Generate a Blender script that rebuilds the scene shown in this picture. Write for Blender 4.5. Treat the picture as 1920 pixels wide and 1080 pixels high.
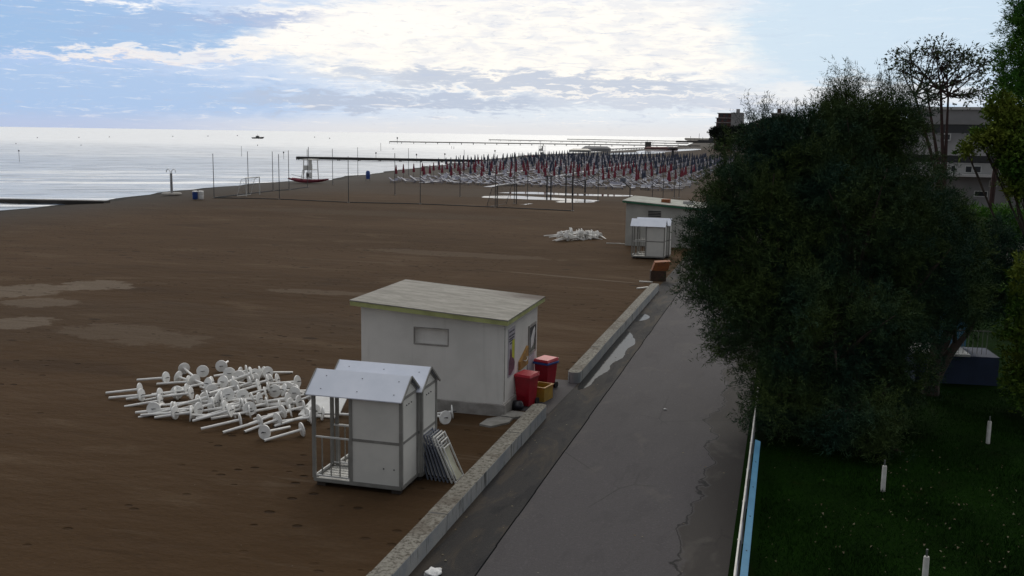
import bpy, bmesh, math, random
import numpy as np
from mathutils import Vector, Matrix
R=math.radians; PI=math.pi
sc=bpy.context.scene
for o in list(bpy.data.objects): bpy.data.objects.remove(o)
col=sc.collection
random.seed(7); rng=np.random.default_rng(7)

# ------------------------------------------------------------------ camera
F_PX=1850.; CAM_H=7.7; YAW=R(15.395); PITCH=R(8.8475); ROLL=R(0.88)
fw=Vector((-math.sin(YAW)*math.cos(PITCH),math.cos(YAW)*math.cos(PITCH),-math.sin(PITCH)))
rt=Vector((math.cos(YAW),math.sin(YAW),0)); up=rt.cross(fw)
c_,s_=math.cos(ROLL),math.sin(ROLL)
rt2=c_*rt+s_*up; up2=-s_*rt+c_*up
cd=bpy.data.cameras.new('Camera'); cam=bpy.data.objects.new('Camera',cd); col.objects.link(cam)
m=Matrix((rt2,up2,-fw)).transposed().to_4x4(); m.translation=Vector((0,0,CAM_H)); cam.matrix_world=m
cd.sensor_width=36; cd.lens=36*F_PX/1920; cd.clip_start=.1; cd.clip_end=60000
sc.camera=cam
sc.render.resolution_x=1024; sc.render.resolution_y=576
sc.view_settings.view_transform='Standard'; sc.view_settings.look='None'; sc.view_settings.gamma=1
sc.view_settings.exposure=0.0
def ray(px,py): return fw*F_PX+rt2*(px-960)-up2*(py-540)
def at(px,py,Y):
    d=ray(px,py); t=Y/d.y; return Vector((d.x*t,Y,CAM_H+d.z*t))
def gr(px,py,z=0.):
    d=ray(px,py); t=(z-CAM_H)/d.z; return Vector((d.x*t,d.y*t,z))

# ------------------------------------------------------------------ node helper
class NG:
    def __init__(s,nt): s.nt=nt; s.L=nt.links
    def n(s,t,**k):
        x=s.nt.nodes.new(t)
        for a,b in k.items(): setattr(x,a,b)
        return x
    def put(s,sock,v):
        if isinstance(v,bpy.types.NodeSocket): s.L.new(v,sock)
        elif v is not None:
            if isinstance(v,(tuple,list)) and len(v)==3 and sock.type=='RGBA': v=(*v,1)
            sock.default_value=v
    def m(s,op,a,b=None,c=None,clamp=False):
        x=s.n('ShaderNodeMath',operation=op,use_clamp=clamp); s.put(x.inputs[0],a)
        if b is not None: s.put(x.inputs[1],b)
        if c is not None: s.put(x.inputs[2],c)
        return x.outputs[0]
    def mix(s,f,a,b,mode='MIX'):
        x=s.n('ShaderNodeMix',data_type='RGBA',blend_type=mode); s.put(x.inputs[0],f); s.put(x.inputs[6],a); s.put(x.inputs[7],b)
        return x.outputs[2]
    def ss(s,v,a,b):
        x=s.n('ShaderNodeMapRange',interpolation_type='SMOOTHSTEP'); s.put(x.inputs[0],v); s.put(x.inputs[1],a); s.put(x.inputs[2],b); return x.outputs[0]
    def xyz(s,v):
        x=s.n('ShaderNodeSeparateXYZ'); s.L.new(v,x.inputs[0]); return x.outputs
    def comb(s,a,b,c=0.):
        x=s.n('ShaderNodeCombineXYZ'); s.put(x.inputs[0],a); s.put(x.inputs[1],b); s.put(x.inputs[2],c); return x.outputs[0]
    def noise(s,v,scale,detail=4,rough=.5,dist=0):
        x=s.n('ShaderNodeTexNoise'); s.put(x.inputs['Vector'],v); x.inputs['Scale'].default_value=scale; x.inputs['Detail'].default_value=detail
        x.inputs['Roughness'].default_value=rough; x.inputs['Distortion'].default_value=dist; return x.outputs[0]
    def scale(s,v,sc3):
        x=s.n('ShaderNodeVectorMath',operation='MULTIPLY'); s.put(x.inputs[0],v); x.inputs[1].default_value=sc3; return x.outputs[0]
    def vor(s,v,scale,feature='F1',rnd=1.):
        x=s.n('ShaderNodeTexVoronoi',feature=feature); s.put(x.inputs['Vector'],v); x.inputs['Scale'].default_value=scale; x.inputs['Randomness'].default_value=rnd; return x.outputs[0]

# ------------------------------------------------------------------ world: hazy morning sky, sun behind cloud out over the beach
SUN_AZ=R(-11); SUN_EL=R(33)
w=bpy.data.worlds.new('World'); sc.world=w; w.use_nodes=True; nt=w.node_tree; nt.nodes.clear(); g=NG(nt)
tc=g.n('ShaderNodeTexCoord').outputs['Generated']; X,Y,Z=g.xyz(tc)
DEG=180/PI
az=g.m('MULTIPLY',g.m('ARCTAN2',X,Y),DEG); el=g.m('MULTIPLY',g.m('ARCSINE',g.m('MINIMUM',g.m('MAXIMUM',Z,-1.),1.)),DEG)
base=g.comb(g.m('MULTIPLY',az,.16),g.m('MULTIPLY',el,.62),0.)
n1=g.noise(base,1.0,6,.6,.3); n2=g.noise(base,3.2,6,.62,.4); n3=g.noise(g.comb(g.m('MULTIPLY',az,.5),g.m('MULTIPLY',el,2.6),3.),1.3,6,.65,.6)
waz=g.m('ADD',az,g.m('MULTIPLY',g.m('SUBTRACT',n1,.5),9.)); wel=g.m('ADD',el,g.m('ADD',g.m('MULTIPLY',g.m('SUBTRACT',n2,.5),2.6),g.m('MULTIPLY',g.m('SUBTRACT',n3,.5),1.1)))
def ell(ca,ce,ra,re,rot=0,lo=.75,hi=1.15):
    a=g.m('SUBTRACT',waz,ca); e=g.m('SUBTRACT',wel,ce); e=g.m('SUBTRACT',e,g.m('MULTIPLY',a,rot))
    d=g.m('SQRT',g.m('ADD',g.m('POWER',g.m('DIVIDE',a,ra),2.),g.m('POWER',g.m('DIVIDE',e,re),2.)))
    return g.m('SUBTRACT',1.,g.ss(d,lo,hi))
def mulc(c,f): return g.mix(1.,c,f,'MULTIPLY')
# overall clouded sky: brighter towards the hidden sun, dim blue grey behind the viewer
sd=(math.sin(SUN_AZ)*math.cos(SUN_EL),math.cos(SUN_AZ)*math.cos(SUN_EL),math.sin(SUN_EL))
dt=g.n('ShaderNodeVectorMath',operation='DOT_PRODUCT'); g.L.new(tc,dt.inputs[0]); dt.inputs[1].default_value=sd; dot=dt.outputs['Value']
front=g.ss(dot,-.1,.95)
skyc=g.mix(front,(.27,.285,.305),(1.0,1.02,1.06))
glow=g.ss(dot,.68,.98)
skyc=g.mix(glow,skyc,(1.35,1.32,1.25))
hi=g.noise(g.scale(tc,(1,1,2.2)),2.6,6,.6,.5)
skyc=g.mix(g.m('MULTIPLY',g.ss(hi,.42,.62),g.ss(el,9.,16.)),skyc,g.mix(front,(.30,.31,.33),(1.35,1.33,1.27)))
# low sky the camera looks at
low=g.mix(g.ss(az,-46.,-12.),(.42,.58,.88),(.74,.82,.91))
low=g.mix(g.ss(az,-6.,12.),low,(.54,.70,.90))
wob=g.m('ADD',g.m('MULTIPLY',g.m('SUBTRACT',n1,.5),.25),g.m('MULTIPLY',g.m('SUBTRACT',n3,.5),.25))
# cream white sunlit cloud deck
low=g.mix(ell(-14.5,5.2,16.,2.9,-.0,.72,1.12),low,g.mix(g.ss(n2,.36,.62),(.84,.85,.88),(1.05,1.01,.94)))
low=g.mix(g.m('MULTIPLY',ell(-27,5.6,9,1.4,.09,.6,1.15),.9),low,(1.04,1.,.95))
low=g.mix(g.m('MULTIPLY',ell(-38.,6.9,5.,.55,.0,.5,1.1),.9),low,(1.,1.,1.))
low=g.mix(g.m('MULTIPLY',ell(-13.,7.9,10,.5,.0,.4,1.2),.6),low,(.74,.77,.86))
# blue grey cloud masses on the left
low=g.mix(g.m('MULTIPLY',ell(-41.,5.2,13.,1.35,.03,.75,1.1),.95),low,(.34,.52,.80))
low=g.mix(g.m('MULTIPLY',ell(-33.,5.7,8.,.55,.06,.6,1.15),.85),low,(.38,.49,.73))
low=g.mix(g.m('MULTIPLY',ell(-37.,3.7,7.,.22,.0,.3,1.2),.7),low,(.88,.82,.82))
low=g.mix(g.m('MULTIPLY',ell(-41.,1.9,17.,1.5,-.02,.7,1.15),.85),low,(.40,.57,.84))
# grey bands through the middle
low=g.mix(g.m('MULTIPLY',ell(-14.,2.95,12.5,.62,-.02,.55,1.2),.9),low,(.50,.58,.72))
low=g.mix(g.m('MULTIPLY',ell(-22.,1.75,11.,.55,.0,.55,1.2),.9),low,(.46,.55,.71))
low=g.mix(g.m('MULTIPLY',ell(-6.,1.95,9.,.5,-.02,.55,1.2),.8),low,(.56,.63,.76))
low=g.mix(g.m('MULTIPLY',ell(-13.,2.4,13.,.14,-.01,.3,1.3),.7),low,(1.0,.97,.93))
# open pale blue at upper right
low=g.mix(g.m('MULTIPLY',ell(5.5,5.6,9.5,3.2,.0,.75,1.1),.95),low,(.60,.75,.89))
low=g.mix(g.m('MULTIPLY',ell(4.,2.4,8.,.9,.0,.4,1.2),.6),low,(.90,.90,.90))
# broken streaks and puffs
st=g.noise(g.comb(g.m('MULTIPLY',az,.35),g.m('MULTIPLY',el,3.0),9.),1.2,7,.72,.8); st2=g.noise(g.comb(g.m('MULTIPLY',az,.9),g.m('MULTIPLY',el,3.2),4.),1.5,6,.65,.5)
rgt=g.m('SUBTRACT',1.,g.m('MULTIPLY',g.ss(az,-6.,2.),.8))
low=g.mix(g.m('MULTIPLY',g.m('MULTIPLY',g.ss(st,.54,.68),.6),rgt),low,(1.04,1.01,.98))
low=g.mix(g.m('MULTIPLY',g.m('MULTIPLY',g.ss(st,.46,.32),.45),rgt),low,(.48,.57,.76))
low=g.mix(g.m('MULTIPLY',g.m('MULTIPLY',g.ss(st2,.44,.30),.35),rgt),low,(.50,.55,.68))
low=g.mix(g.m('MULTIPLY',ell(-40.,5.0,12.,1.05,.03,.75,1.1),.6),low,(.33,.52,.80))
low=g.mix(g.m('MULTIPLY',ell(-42.,2.0,14.,1.0,-.02,.6,1.15),.5),low,(.40,.57,.84))
low=g.mix(g.m('MULTIPLY',ell(-34.,4.05,9.,.30,.045,.5,1.2),.6),low,(1.0,.95,.90))
# pale lilac haze along the horizon
low=g.mix(g.m('MULTIPLY',g.m('SUBTRACT',1.,g.ss(el,0.1,1.2)),.8),low,g.mix(g.ss(az,-40.,-24.),(.50,.58,.78),(.78,.78,.80)))
inlow=g.m('MULTIPLY',g.m('SUBTRACT',1.,g.ss(el,9.,16.)),g.m('MULTIPLY',g.ss(az,-75.,-48.),g.m('SUBTRACT',1.,g.ss(az,16.,45.))))
skyc=g.mix(inlow,skyc,low)
nish=g.n('ShaderNodeTexSky',sky_type='NISHITA'); nish.sun_disc=False; nish.sun_elevation=SUN_EL; nish.sun_rotation=SUN_AZ
nish.air_density=1; nish.dust_density=2
tot=g.mix(.955,nish.outputs[0],mulc(skyc,(10,10,10)))
bg=g.n('ShaderNodeBackground'); g.L.new(tot,bg.inputs[0]); bg.inputs[1].default_value=.1
wo=g.n('ShaderNodeOutputWorld'); g.L.new(bg.outputs[0],wo.inputs[0])
sl=bpy.data.lights.new('Sun','SUN'); sl.energy=.5; sl.angle=R(11); sl.color=(1,.93,.82)
so=bpy.data.objects.new('Sun',sl); col.objects.link(so)
so.rotation_euler=(-Vector(sd)).to_track_quat('-Z','Y').to_euler()

# ------------------------------------------------------------------ materials
MATS={}
def mat(name,c1,c2=None,scale=3.,rough=.7,bump=0.,metal=0.,bscale=None,stretch=(1,1,1),spec=.5,lo=.35,hi=.65,detail=5,coat=0):
    mt=bpy.data.materials.new(name); mt.use_nodes=True; nt=mt.node_tree; nt.nodes.clear(); g=NG(nt)
    p=g.n('ShaderNodeBsdfPrincipled'); o=g.n('ShaderNodeOutputMaterial'); g.L.new(p.outputs[0],o.inputs[0])
    p.inputs['Roughness'].default_value=rough; p.inputs['Metallic'].default_value=metal; p.inputs['Specular IOR Level'].default_value=spec
    p.inputs['Coat Weight'].default_value=coat
    v=g.scale(g.n('ShaderNodeTexCoord').outputs['Object'],stretch)
    if c2 is None: c2=tuple(x*.82 for x in c1)
    n=g.noise(v,scale,detail,.6); g.put(p.inputs['Base Color'],g.mix(g.ss(n,lo,hi),c1,c2))
    if bump:
        b=g.n('ShaderNodeBump'); b.inputs['Strength'].default_value=1; b.inputs['Distance'].default_value=bump
        g.L.new(g.noise(v,bscale or scale*4,4,.6),b.inputs['Height']); g.L.new(b.outputs[0],p.inputs['Normal'])
    mt['p']=1; MATS[name]=mt; return mt
def newmat(name):
    mt=bpy.data.materials.new(name); mt.use_nodes=True; nt=mt.node_tree; nt.nodes.clear(); g=NG(nt)
    p=g.n('ShaderNodeBsdfPrincipled'); o=g.n('ShaderNodeOutputMaterial'); g.L.new(p.outputs[0],o.inputs[0]); MATS[name]=mt
    return mt,g,p
# sand
mt,g,p=newmat('sand'); tc=g.n('ShaderNodeTexCoord').outputs['Object']; X,Y,Z=g.xyz(tc)
big=g.noise(g.scale(tc,(.5,1,1)),.05,5,.6); med=g.noise(g.scale(tc,(.45,1,1)),.35,5,.6,.4); rag=g.noise(g.scale(tc,(.8,1,1)),1.3,6,.7,.5); fin=g.noise(tc,9.,4,.6)
c=g.mix(g.ss(big,.35,.65),(.057,.033,.0155),(.079,.048,.026))
c=g.mix(g.m('MULTIPLY',g.ss(med,.54,.72),.38),c,(.135,.097,.063))
c=g.mix(g.m('MULTIPLY',g.ss(med,.46,.30),.45),c,(.036,.022,.013))
def patch(cx,cy,rx,ry,rot=0.,f=.9,color=(.155,.122,.092)):
    global c
    a=g.m('SUBTRACT',X,cx); b=g.m('SUBTRACT',Y,cy)
    cr,sr=math.cos(rot),math.sin(rot)
    u=g.m('ADD',g.m('MULTIPLY',a,cr/rx),g.m('MULTIPLY',b,sr/rx)); v=g.m('ADD',g.m('MULTIPLY',a,-sr/ry),g.m('MULTIPLY',b,cr/ry))
    d=g.m('ADD',g.m('SQRT',g.m('ADD',g.m('POWER',u,2.),g.m('POWER',v,2.))),g.m('ADD',g.m('MULTIPLY',g.m('SUBTRACT',med,.5),2.0),g.m('MULTIPLY',g.m('SUBTRACT',rag,.5),1.5)))
    c=g.mix(g.m('MULTIPLY',g.m('SUBTRACT',1.,g.ss(d,.85,1.08)),f),c,color)
patch(-34.6,38.2,2.3,2.6,-.25,.8); patch(-33.,41.2,1.7,1.6,-.3,.8); patch(-32.,36.3,1.6,1.3,0,.6); patch(-29.3,32.,1.5,1.2,.2,.8); patch(-23.5,31.5,3.2,1.4,-.2,.35); patch(-30,27.5,3,1.0,0.,.3); patch(-21.5,43.,3.5,.7,.1,.4); patch(-20.,60.,7,1.2,0,.3)
patch(-28.,33.,16,4.5,.2,.15,(.085,.066,.05)); patch(-38,88,16,3,0,.3,(.085,.066,.05)); patch(-45,125,30,9,0,.5,(.085,.066,.05)); patch(-50.,26.,12,5,.2,.3,(.085,.066,.05)) ; patch(-10.8,52.5,4.2,.16,-.22,.8,(.13,.10,.075))
# wetter, greyer sand along the waterline; far sand's wet sheen painted as grey
wet=g.ss(X,-50.,-74.); c=g.mix(g.m('MULTIPLY',wet,.75),c,(.035,.032,.027))
far=g.ss(Y,90.,170.); c=g.mix(g.m('MULTIPLY',far,.6),c,(.075,.068,.062))
# footprints
vo=g.vor(g.scale(tc,(1,1.4,0)),1.5); fm=g.noise(g.scale(tc,(1,1,0)),.12,3,.5); fp=g.m('MULTIPLY',g.m('SUBTRACT',1.,g.ss(vo,.08,.19)),g.ss(fm,.44,.54))
c=g.mix(g.m('MULTIPLY',fp,.6),c,(.016,.010,.006))
v2=g.vor(g.scale(tc,(.30,.62,0)),1.); f2=g.m('MULTIPLY',g.m('SUBTRACT',1.,g.ss(v2,.07,.12)),g.ss(med,.42,.5)); c=g.mix(g.m('MULTIPLY',f2,.75),c,(.016,.011,.007))
wl=g.m('MULTIPLY',g.m('SUBTRACT',1.,g.ss(Z,-.44,-.36)),.85); c=g.mix(wl,c,(.010,.010,.008))
c=g.mix(g.m('MULTIPLY',g.ss(fin,.3,.7),.25),c,(.034,.022,.014))
tr_=g.noise(g.scale(tc,(.12,1.8,1)),.8,5,.7,.8); c=g.mix(g.m('MULTIPLY',g.m('MULTIPLY',g.ss(tr_,.58,.70),g.ss(fm,.40,.52)),.45),c,(.10,.073,.05)); c=g.mix(g.m('MULTIPLY',g.ss(tr_,.40,.28),.4),c,(.034,.02,.011))
peb=g.vor(g.scale(tc,(1,1,0)),2.3); pk=g.m('SUBTRACT',1.,g.ss(peb,.022,.034)); c=g.mix(g.m('MULTIPLY',pk,.6),c,(.16,.14,.12))
g.put(p.inputs['Base Color'],c); p.inputs['Specular IOR Level'].default_value=.06
g.put(p.inputs['Roughness'],g.m('SUBTRACT',.95,g.m('MULTIPLY',wet,.15)))
b=g.n('ShaderNodeBump'); b.inputs['Strength'].default_value=1; b.inputs['Distance'].default_value=1.
h=g.m('ADD',g.m('MULTIPLY',g.noise(g.scale(tc,(.7,1.3,1)),1.1,5,.6),.10),g.m('MULTIPLY',fin,.012)); h=g.m('SUBTRACT',h,g.m('MULTIPLY',fp,.07))
h=g.m('MULTIPLY',h,g.m('SUBTRACT',1.,g.m('MULTIPLY',g.ss(Y,60.,140.),.8)))
g.L.new(h,b.inputs['Height']); g.L.new(b.outputs[0],p.inputs['Normal'])
# sea
mt,g,p=newmat('sea'); tc=g.n('ShaderNodeTexCoord').outputs['Object']; X,Y,Z=g.xyz(tc)
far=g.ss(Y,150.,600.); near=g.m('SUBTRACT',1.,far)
p.inputs['IOR'].default_value=1.33
rr=g.n('ShaderNodeVectorRotate',rotation_type='Z_AXIS'); g.L.new(tc,rr.inputs[0]); rr.inputs['Angle'].default_value=R(-32)
rv=rr.outputs[0]
rp=g.noise(g.scale(rv,(.11,.45,1)),1.,5,.6,.4); sw=g.noise(g.scale(rv,(.018,.11,1)),1.,4,.6,.5); chop=g.noise(g.scale(rv,(.5,1.2,1)),1.,3,.6)
b=g.n('ShaderNodeBump'); b.inputs['Strength'].default_value=1; b.inputs['Distance'].default_value=1.
hgt=g.m('ADD',g.m('ADD',g.m('MULTIPLY',rp,.42),g.m('MULTIPLY',sw,1.3)),g.m('MULTIPLY',chop,.05))
g.L.new(g.m('MULTIPLY',hgt,g.m('ADD',.5,g.m('MULTIPLY',near,.7))),b.inputs['Height']); g.L.new(b.outputs[0],p.inputs['Normal'])
fo=g.noise(g.scale(rv,(.03,.34,1)),1.,5,.6,.6); brk=g.ss(g.noise(g.scale(rv,(.006,.02,1)),1.,2,.5),.40,.55)
fm=g.m('MULTIPLY',g.m('MULTIPLY',g.ss(fo,.53,.565),g.m('SUBTRACT',1.,g.ss(Y,190.,420.))),brk)
dk=g.m('MULTIPLY',g.ss(rp,.50,.38),.9)
bc=g.mix(far,(.42,.46,.52),(.90,.91,.92)); bc=g.mix(g.m('MULTIPLY',dk,g.m('SUBTRACT',1.,g.m('MULTIPLY',far,.7))),bc,(.10,.12,.15)); bc=g.mix(fm,bc,(1.,1.,1.))  # sky reflection painted into the colour: far water whitened, ripple troughs darkened
g.put(p.inputs['Base Color'],bc); g.put(p.inputs['Roughness'],g.m('ADD',g.m('ADD',.27,g.m('MULTIPLY',far,.16)),g.m('MULTIPLY',fm,.2)))
# puddle
mt,g,p=newmat('puddle'); p.inputs['Base Color'].default_value=(.03,.028,.025,1); p.inputs['Roughness'].default_value=.06; p.inputs['IOR'].default_value=1.33
b=g.n('ShaderNodeBump'); b.inputs['Distance'].default_value=.002; g.L.new(g.noise(g.n('ShaderNodeTexCoord').outputs['Object'],3.,3,.5),b.inputs['Height']); g.L.new(b.outputs[0],p.inputs['Normal'])
mt,g,p=newmat('gutter_water'); p.inputs['Base Color'].default_value=(.03,.03,.03,1); p.inputs['Roughness'].default_value=.09; p.inputs['IOR'].default_value=1.2; p.inputs['Specular IOR Level'].default_value=.2
b=g.n('ShaderNodeBump'); b.inputs['Distance'].default_value=.002; g.L.new(g.noise(g.n('ShaderNodeTexCoord').outputs['Object'],3.,3,.5),b.inputs['Height']); g.L.new(b.outputs[0],p.inputs['Normal'])
# asphalt with cracks
def asphalt(name,a,b2,dark,edge=False):
    mt,g,p=newmat(name); tc=g.n('ShaderNodeTexCoord').outputs['Object']; X,Y,Z=g.xyz(tc)
    big=g.noise(g.scale(tc,(1,.35,1)),.5,5,.6); fin=g.noise(tc,38.,3,.75); c=g.mix(g.ss(big,.35,.68),a,b2); pt0=g.noise(g.scale(tc,(1,.3,1)),2.2,5,.65,.5); c=g.mix(g.m('MULTIPLY',g.ss(pt0,.52,.64),.35),c,dark)
    c=g.mix(g.m('MULTIPLY',g.ss(fin,.35,.65),.55),c,dark); ag=g.noise(tc,13.,4,.7); c=g.mix(g.m('MULTIPLY',g.ss(ag,.55,.70),.35),c,tuple(x*1.5 for x in b2))
    wob=g.m('ADD',g.m('MULTIPLY',g.m('SUBTRACT',g.noise(tc,.5,3,.6),.5),1.6),g.m('MULTIPLY',g.m('SUBTRACT',g.noise(tc,5.,4,.7),.5),.16))
    if edge:
        for x0,wd in ((-1.55,.012),):
            d=g.m('ABSOLUTE',g.m('SUBTRACT',g.m('ADD',X,wob),x0)); c=g.mix(g.m('MULTIPLY',g.m('SUBTRACT',1.,g.ss(d,wd*.7,wd+.018)),.95),c,(.015,.015,.015))
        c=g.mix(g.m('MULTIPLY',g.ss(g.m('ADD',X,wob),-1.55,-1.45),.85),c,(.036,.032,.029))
        v=g.vor(g.scale(tc,(1,.6,0)),.36,'DISTANCE_TO_EDGE'); vm=g.m('MULTIPLY',g.m('SUBTRACT',1.,g.ss(v,.002,.010)),g.ss(g.noise(tc,.25,2,.5),.5,.58)); c=g.mix(g.m('MULTIPLY',vm,.35),c,(.02,.02,.02))
        pt=g.noise(g.scale(tc,(1,.5,1)),1.1,4,.6,.5); c=g.mix(g.m('MULTIPLY',g.ss(pt,.56,.70),.28),c,(.11,.10,.09)); 
    else:
        d=g.noise(g.scale(tc,(1,.25,1)),1.4,5,.65,.6); c=g.mix(g.m('MULTIPLY',g.ss(d,.50,.58),.9),c,(.044,.036,.029)); c=g.mix(g.m('MULTIPLY',g.ss(d,.46,.38),.8),c,(.012,.012,.015))
    lv=g.vor(g.scale(tc,(1,1,0)),1.4); c=g.mix(g.m('SUBTRACT',1.,g.ss(lv,.018,.03)),c,(.16,.145,.12))
    g.put(p.inputs['Base Color'],c); p.inputs['Specular IOR Level'].default_value=.12
    g.put(p.inputs['Roughness'],g.m('ADD',.6,g.m('MULTIPLY',big,.35)))
    b=g.n('ShaderNodeBump'); b.inputs['Distance'].default_value=.006; g.L.new(fin,b.inputs['Height']); g.L.new(b.outputs[0],p.inputs['Normal'])
asphalt('asphalt',(.062,.057,.061),(.078,.072,.075),(.046,.043,.046),True)
asphalt('gutter',(.024,.023,.025),(.033,.030,.028),(.015,.015,.016))
# grass
mt,g,p=newmat('grass_ground'); tc=g.n('ShaderNodeTexCoord').outputs['Object']
c=g.mix(g.ss(g.noise(tc,.5,5,.6),.35,.65),(.004,.013,.0015),(.007,.024,.002)); c=g.mix(g.m('MULTIPLY',g.ss(g.noise(tc,22.,4,.7),.4,.7),.5),c,(.009,.028,.002))
c=g.mix(g.m('MULTIPLY',g.ss(g.noise(tc,.9,3,.6),.60,.75),.5),c,(.012,.009,.003))
g.put(p.inputs['Base Color'],c); p.inputs['Roughness'].default_value=.95; p.inputs['Specular IOR Level'].default_value=.02
b=g.n('ShaderNodeBump'); b.inputs['Distance'].default_value=.04; g.L.new(g.noise(tc,30.,4,.7),b.inputs['Height']); g.L.new(b.outputs[0],p.inputs['Normal'])
# weathered concrete wall: blackened top, streaked sides
mt,g,p=newmat('wall_concrete'); tc=g.n('ShaderNodeTexCoord').outputs['Object']; X,Y,Z=g.xyz(tc)
geo=g.n('ShaderNodeNewGeometry'); nz=g.xyz(geo.outputs['Normal'])[2]
c=g.mix(g.ss(g.noise(tc,1.2,5,.6),.35,.65),(.25,.265,.28),(.33,.33,.32))
drip=g.noise(g.scale(tc,(7,7,.9)),1.,5,.7); c=g.mix(g.m('MULTIPLY',g.ss(drip,.54,.68),.8),c,(.045,.045,.04))
n=g.noise(tc,11.,6,.72,.3); top=g.mix(g.ss(n,.42,.66),(.38,.36,.31),(.11,.095,.075)); top=g.mix(g.m('MULTIPLY',g.ss(g.noise(tc,1.3,4,.6),.5,.66),.5),top,(.13,.10,.075))
c=g.mix(g.ss(nz,.5,.9),c,g.mix(1.,top,(.6,.6,.6),'MULTIPLY')); g.put(p.inputs['Base Color'],c); p.inputs['Roughness'].default_value=.9; p.inputs['Specular IOR Level'].default_value=.2
b=g.n('ShaderNodeBump'); b.inputs['Distance'].default_value=.012; g.L.new(n,b.inputs['Height']); g.L.new(b.outputs[0],p.inputs['Normal'])
# roof slab of the hut: pale weathered felt, brown stains to the back right
mt,g,p=newmat('slab_roof'); tc=g.n('ShaderNodeTexCoord').outputs['Object']; X,Y,Z=g.xyz(tc)
n=g.noise(g.scale(tc,(.8,3,1)),1.5,6,.7,.4); c=g.mix(g.ss(n,.35,.65),(.19,.18,.155),(.29,.275,.245))
c=g.mix(g.m('MULTIPLY',g.ss(g.noise(g.scale(tc,(1,4,1)),4.,4,.7),.5,.66),.45),c,(.11,.10,.085))
s=g.ss(g.m('ADD',g.m('SUBTRACT',X,.6),g.m('MULTIPLY',g.m('SUBTRACT',n,.5),3.)),0.,1.4); s=g.m('MULTIPLY',s,g.ss(g.m('ADD',Y,g.m('MULTIPLY',g.m('SUBTRACT',n,.5),1.4)),1.05,1.75)); c=g.mix(g.m('MULTIPLY',s,.85),c,(.06,.036,.026))
g.put(p.inputs['Base Color'],c); p.inputs['Roughness'].default_value=.85
mat('fascia',(.42,.44,.18),(.30,.31,.13),2.,.8)
mt,g,p=newmat('hut_plaster'); tc=g.n('ShaderNodeTexCoord').outputs['Object']; X,Y,Z=g.xyz(tc)
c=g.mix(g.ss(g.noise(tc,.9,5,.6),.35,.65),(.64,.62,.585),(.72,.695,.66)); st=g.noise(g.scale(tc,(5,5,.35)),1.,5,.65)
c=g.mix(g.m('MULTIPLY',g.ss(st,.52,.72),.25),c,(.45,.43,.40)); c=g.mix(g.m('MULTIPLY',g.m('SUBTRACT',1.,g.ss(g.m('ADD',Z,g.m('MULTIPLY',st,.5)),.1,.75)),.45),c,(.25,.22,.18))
g.put(p.inputs['Base Color'],c); p.inputs['Roughness'].default_value=.85; p.inputs['Specular IOR Level'].default_value=.2
b=g.n('ShaderNodeBump'); b.inputs['Distance'].default_value=.004; g.L.new(g.noise(tc,25.,4,.6),b.inputs['Height']); g.L.new(b.outputs[0],p.inputs['Normal'])
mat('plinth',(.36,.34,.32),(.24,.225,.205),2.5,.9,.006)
mat('white_panel',(.68,.665,.62),(.62,.61,.57),1.5,.5)
mat('roof_metal',(.68,.71,.80),(.60,.64,.73),1.2,.38,coat=.2)
mat('frame_grey',(.27,.265,.245),(.21,.205,.19),3.,.45)
mat('frame_white',(.62,.62,.60),(.5,.5,.48),3.,.45)
mat('dark',(.02,.02,.022),(.03,.03,.03),4.,.6)
mat('joint_black',(.012,.012,.013),None,4.,1.,spec=0)
mat('dark_wood',(.05,.038,.03),(.03,.024,.02),4.,.8)
mat('plastic_white',(.84,.835,.82),(.74,.73,.70),4.,.42)
mat('red_plastic',(.36,.008,.022),(.28,.008,.02),3.,.35)
mat('red_lid',(.50,.03,.05),(.42,.02,.03),3.,.5)
mat('blue_plastic',(.03,.08,.30),(.02,.06,.24),3.,.4)
mat('yellow_plastic',(.42,.25,.03),(.32,.19,.03),4.,.5)
mat('orange_wood',(.42,.22,.05),(.30,.16,.04),3.,.6)
mat('rubber',(.015,.015,.015),None,4.,.8)
mat('poster',(.46,.42,.46),(.38,.35,.40),5.,.5)
mat('poster_yellow',(.55,.58,.03),(.5,.5,.03),5.,.5)
mat('poster_dark',(.07,.03,.05),(.18,.06,.10),9.,.5)
mat('print',(.08,.08,.09),None,5.,.6)
mat('bag_black',(.012,.012,.016),(.02,.02,.03),6.,.4,.02,bscale=8.)
mat('stone_slab',(.27,.26,.24),(.20,.19,.17),3.,.9,.01)
mat('steel',(.35,.35,.36),(.28,.28,.28),4.,.35,metal=.8)
mat('blue_frame',(.16,.18,.22),(.12,.13,.17),4.,.5)
mat('beige_fabric',(.44,.43,.33),(.36,.35,.27),3.,.8)
mat('pale_blue',(.10,.27,.42),(.08,.22,.36),2.,.35)
mat('white_paint',(.66,.65,.62),(.52,.50,.46),4.,.55)
mat('pole_dark',(.045,.045,.05),(.06,.06,.06),3.,.6)
mat('umb_red',(.20,.018,.038),(.14,.014,.03),1.,.8)
mat('umb_blue',(.040,.052,.088),(.026,.035,.062),1.,.8)
mat('bed_fabric',(.11,.12,.17),(.17,.16,.22),.3,.6)
mat('bed_white',(.21,.22,.28),(.15,.16,.21),.3,.5)
mat('pier_wood',(.03,.028,.026),(.045,.04,.036),1.,.9)
mat('green_trim',(.02,.16,.08),(.015,.12,.06),2.,.6)
mat('hut2_roof',(.36,.37,.33),(.24,.24,.21),1.5,.85)
mat('hut2_wall',(.46,.45,.41),(.38,.37,.34),1.,.85)
mat('terracotta',(.30,.10,.03),(.20,.07,.03),5.,.8)
mat('brown_rust',(.07,.035,.022),(.045,.025,.018),5.,.85)
mat('concrete_far',(.30,.29,.29),(.24,.235,.235),.3,.9)
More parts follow.
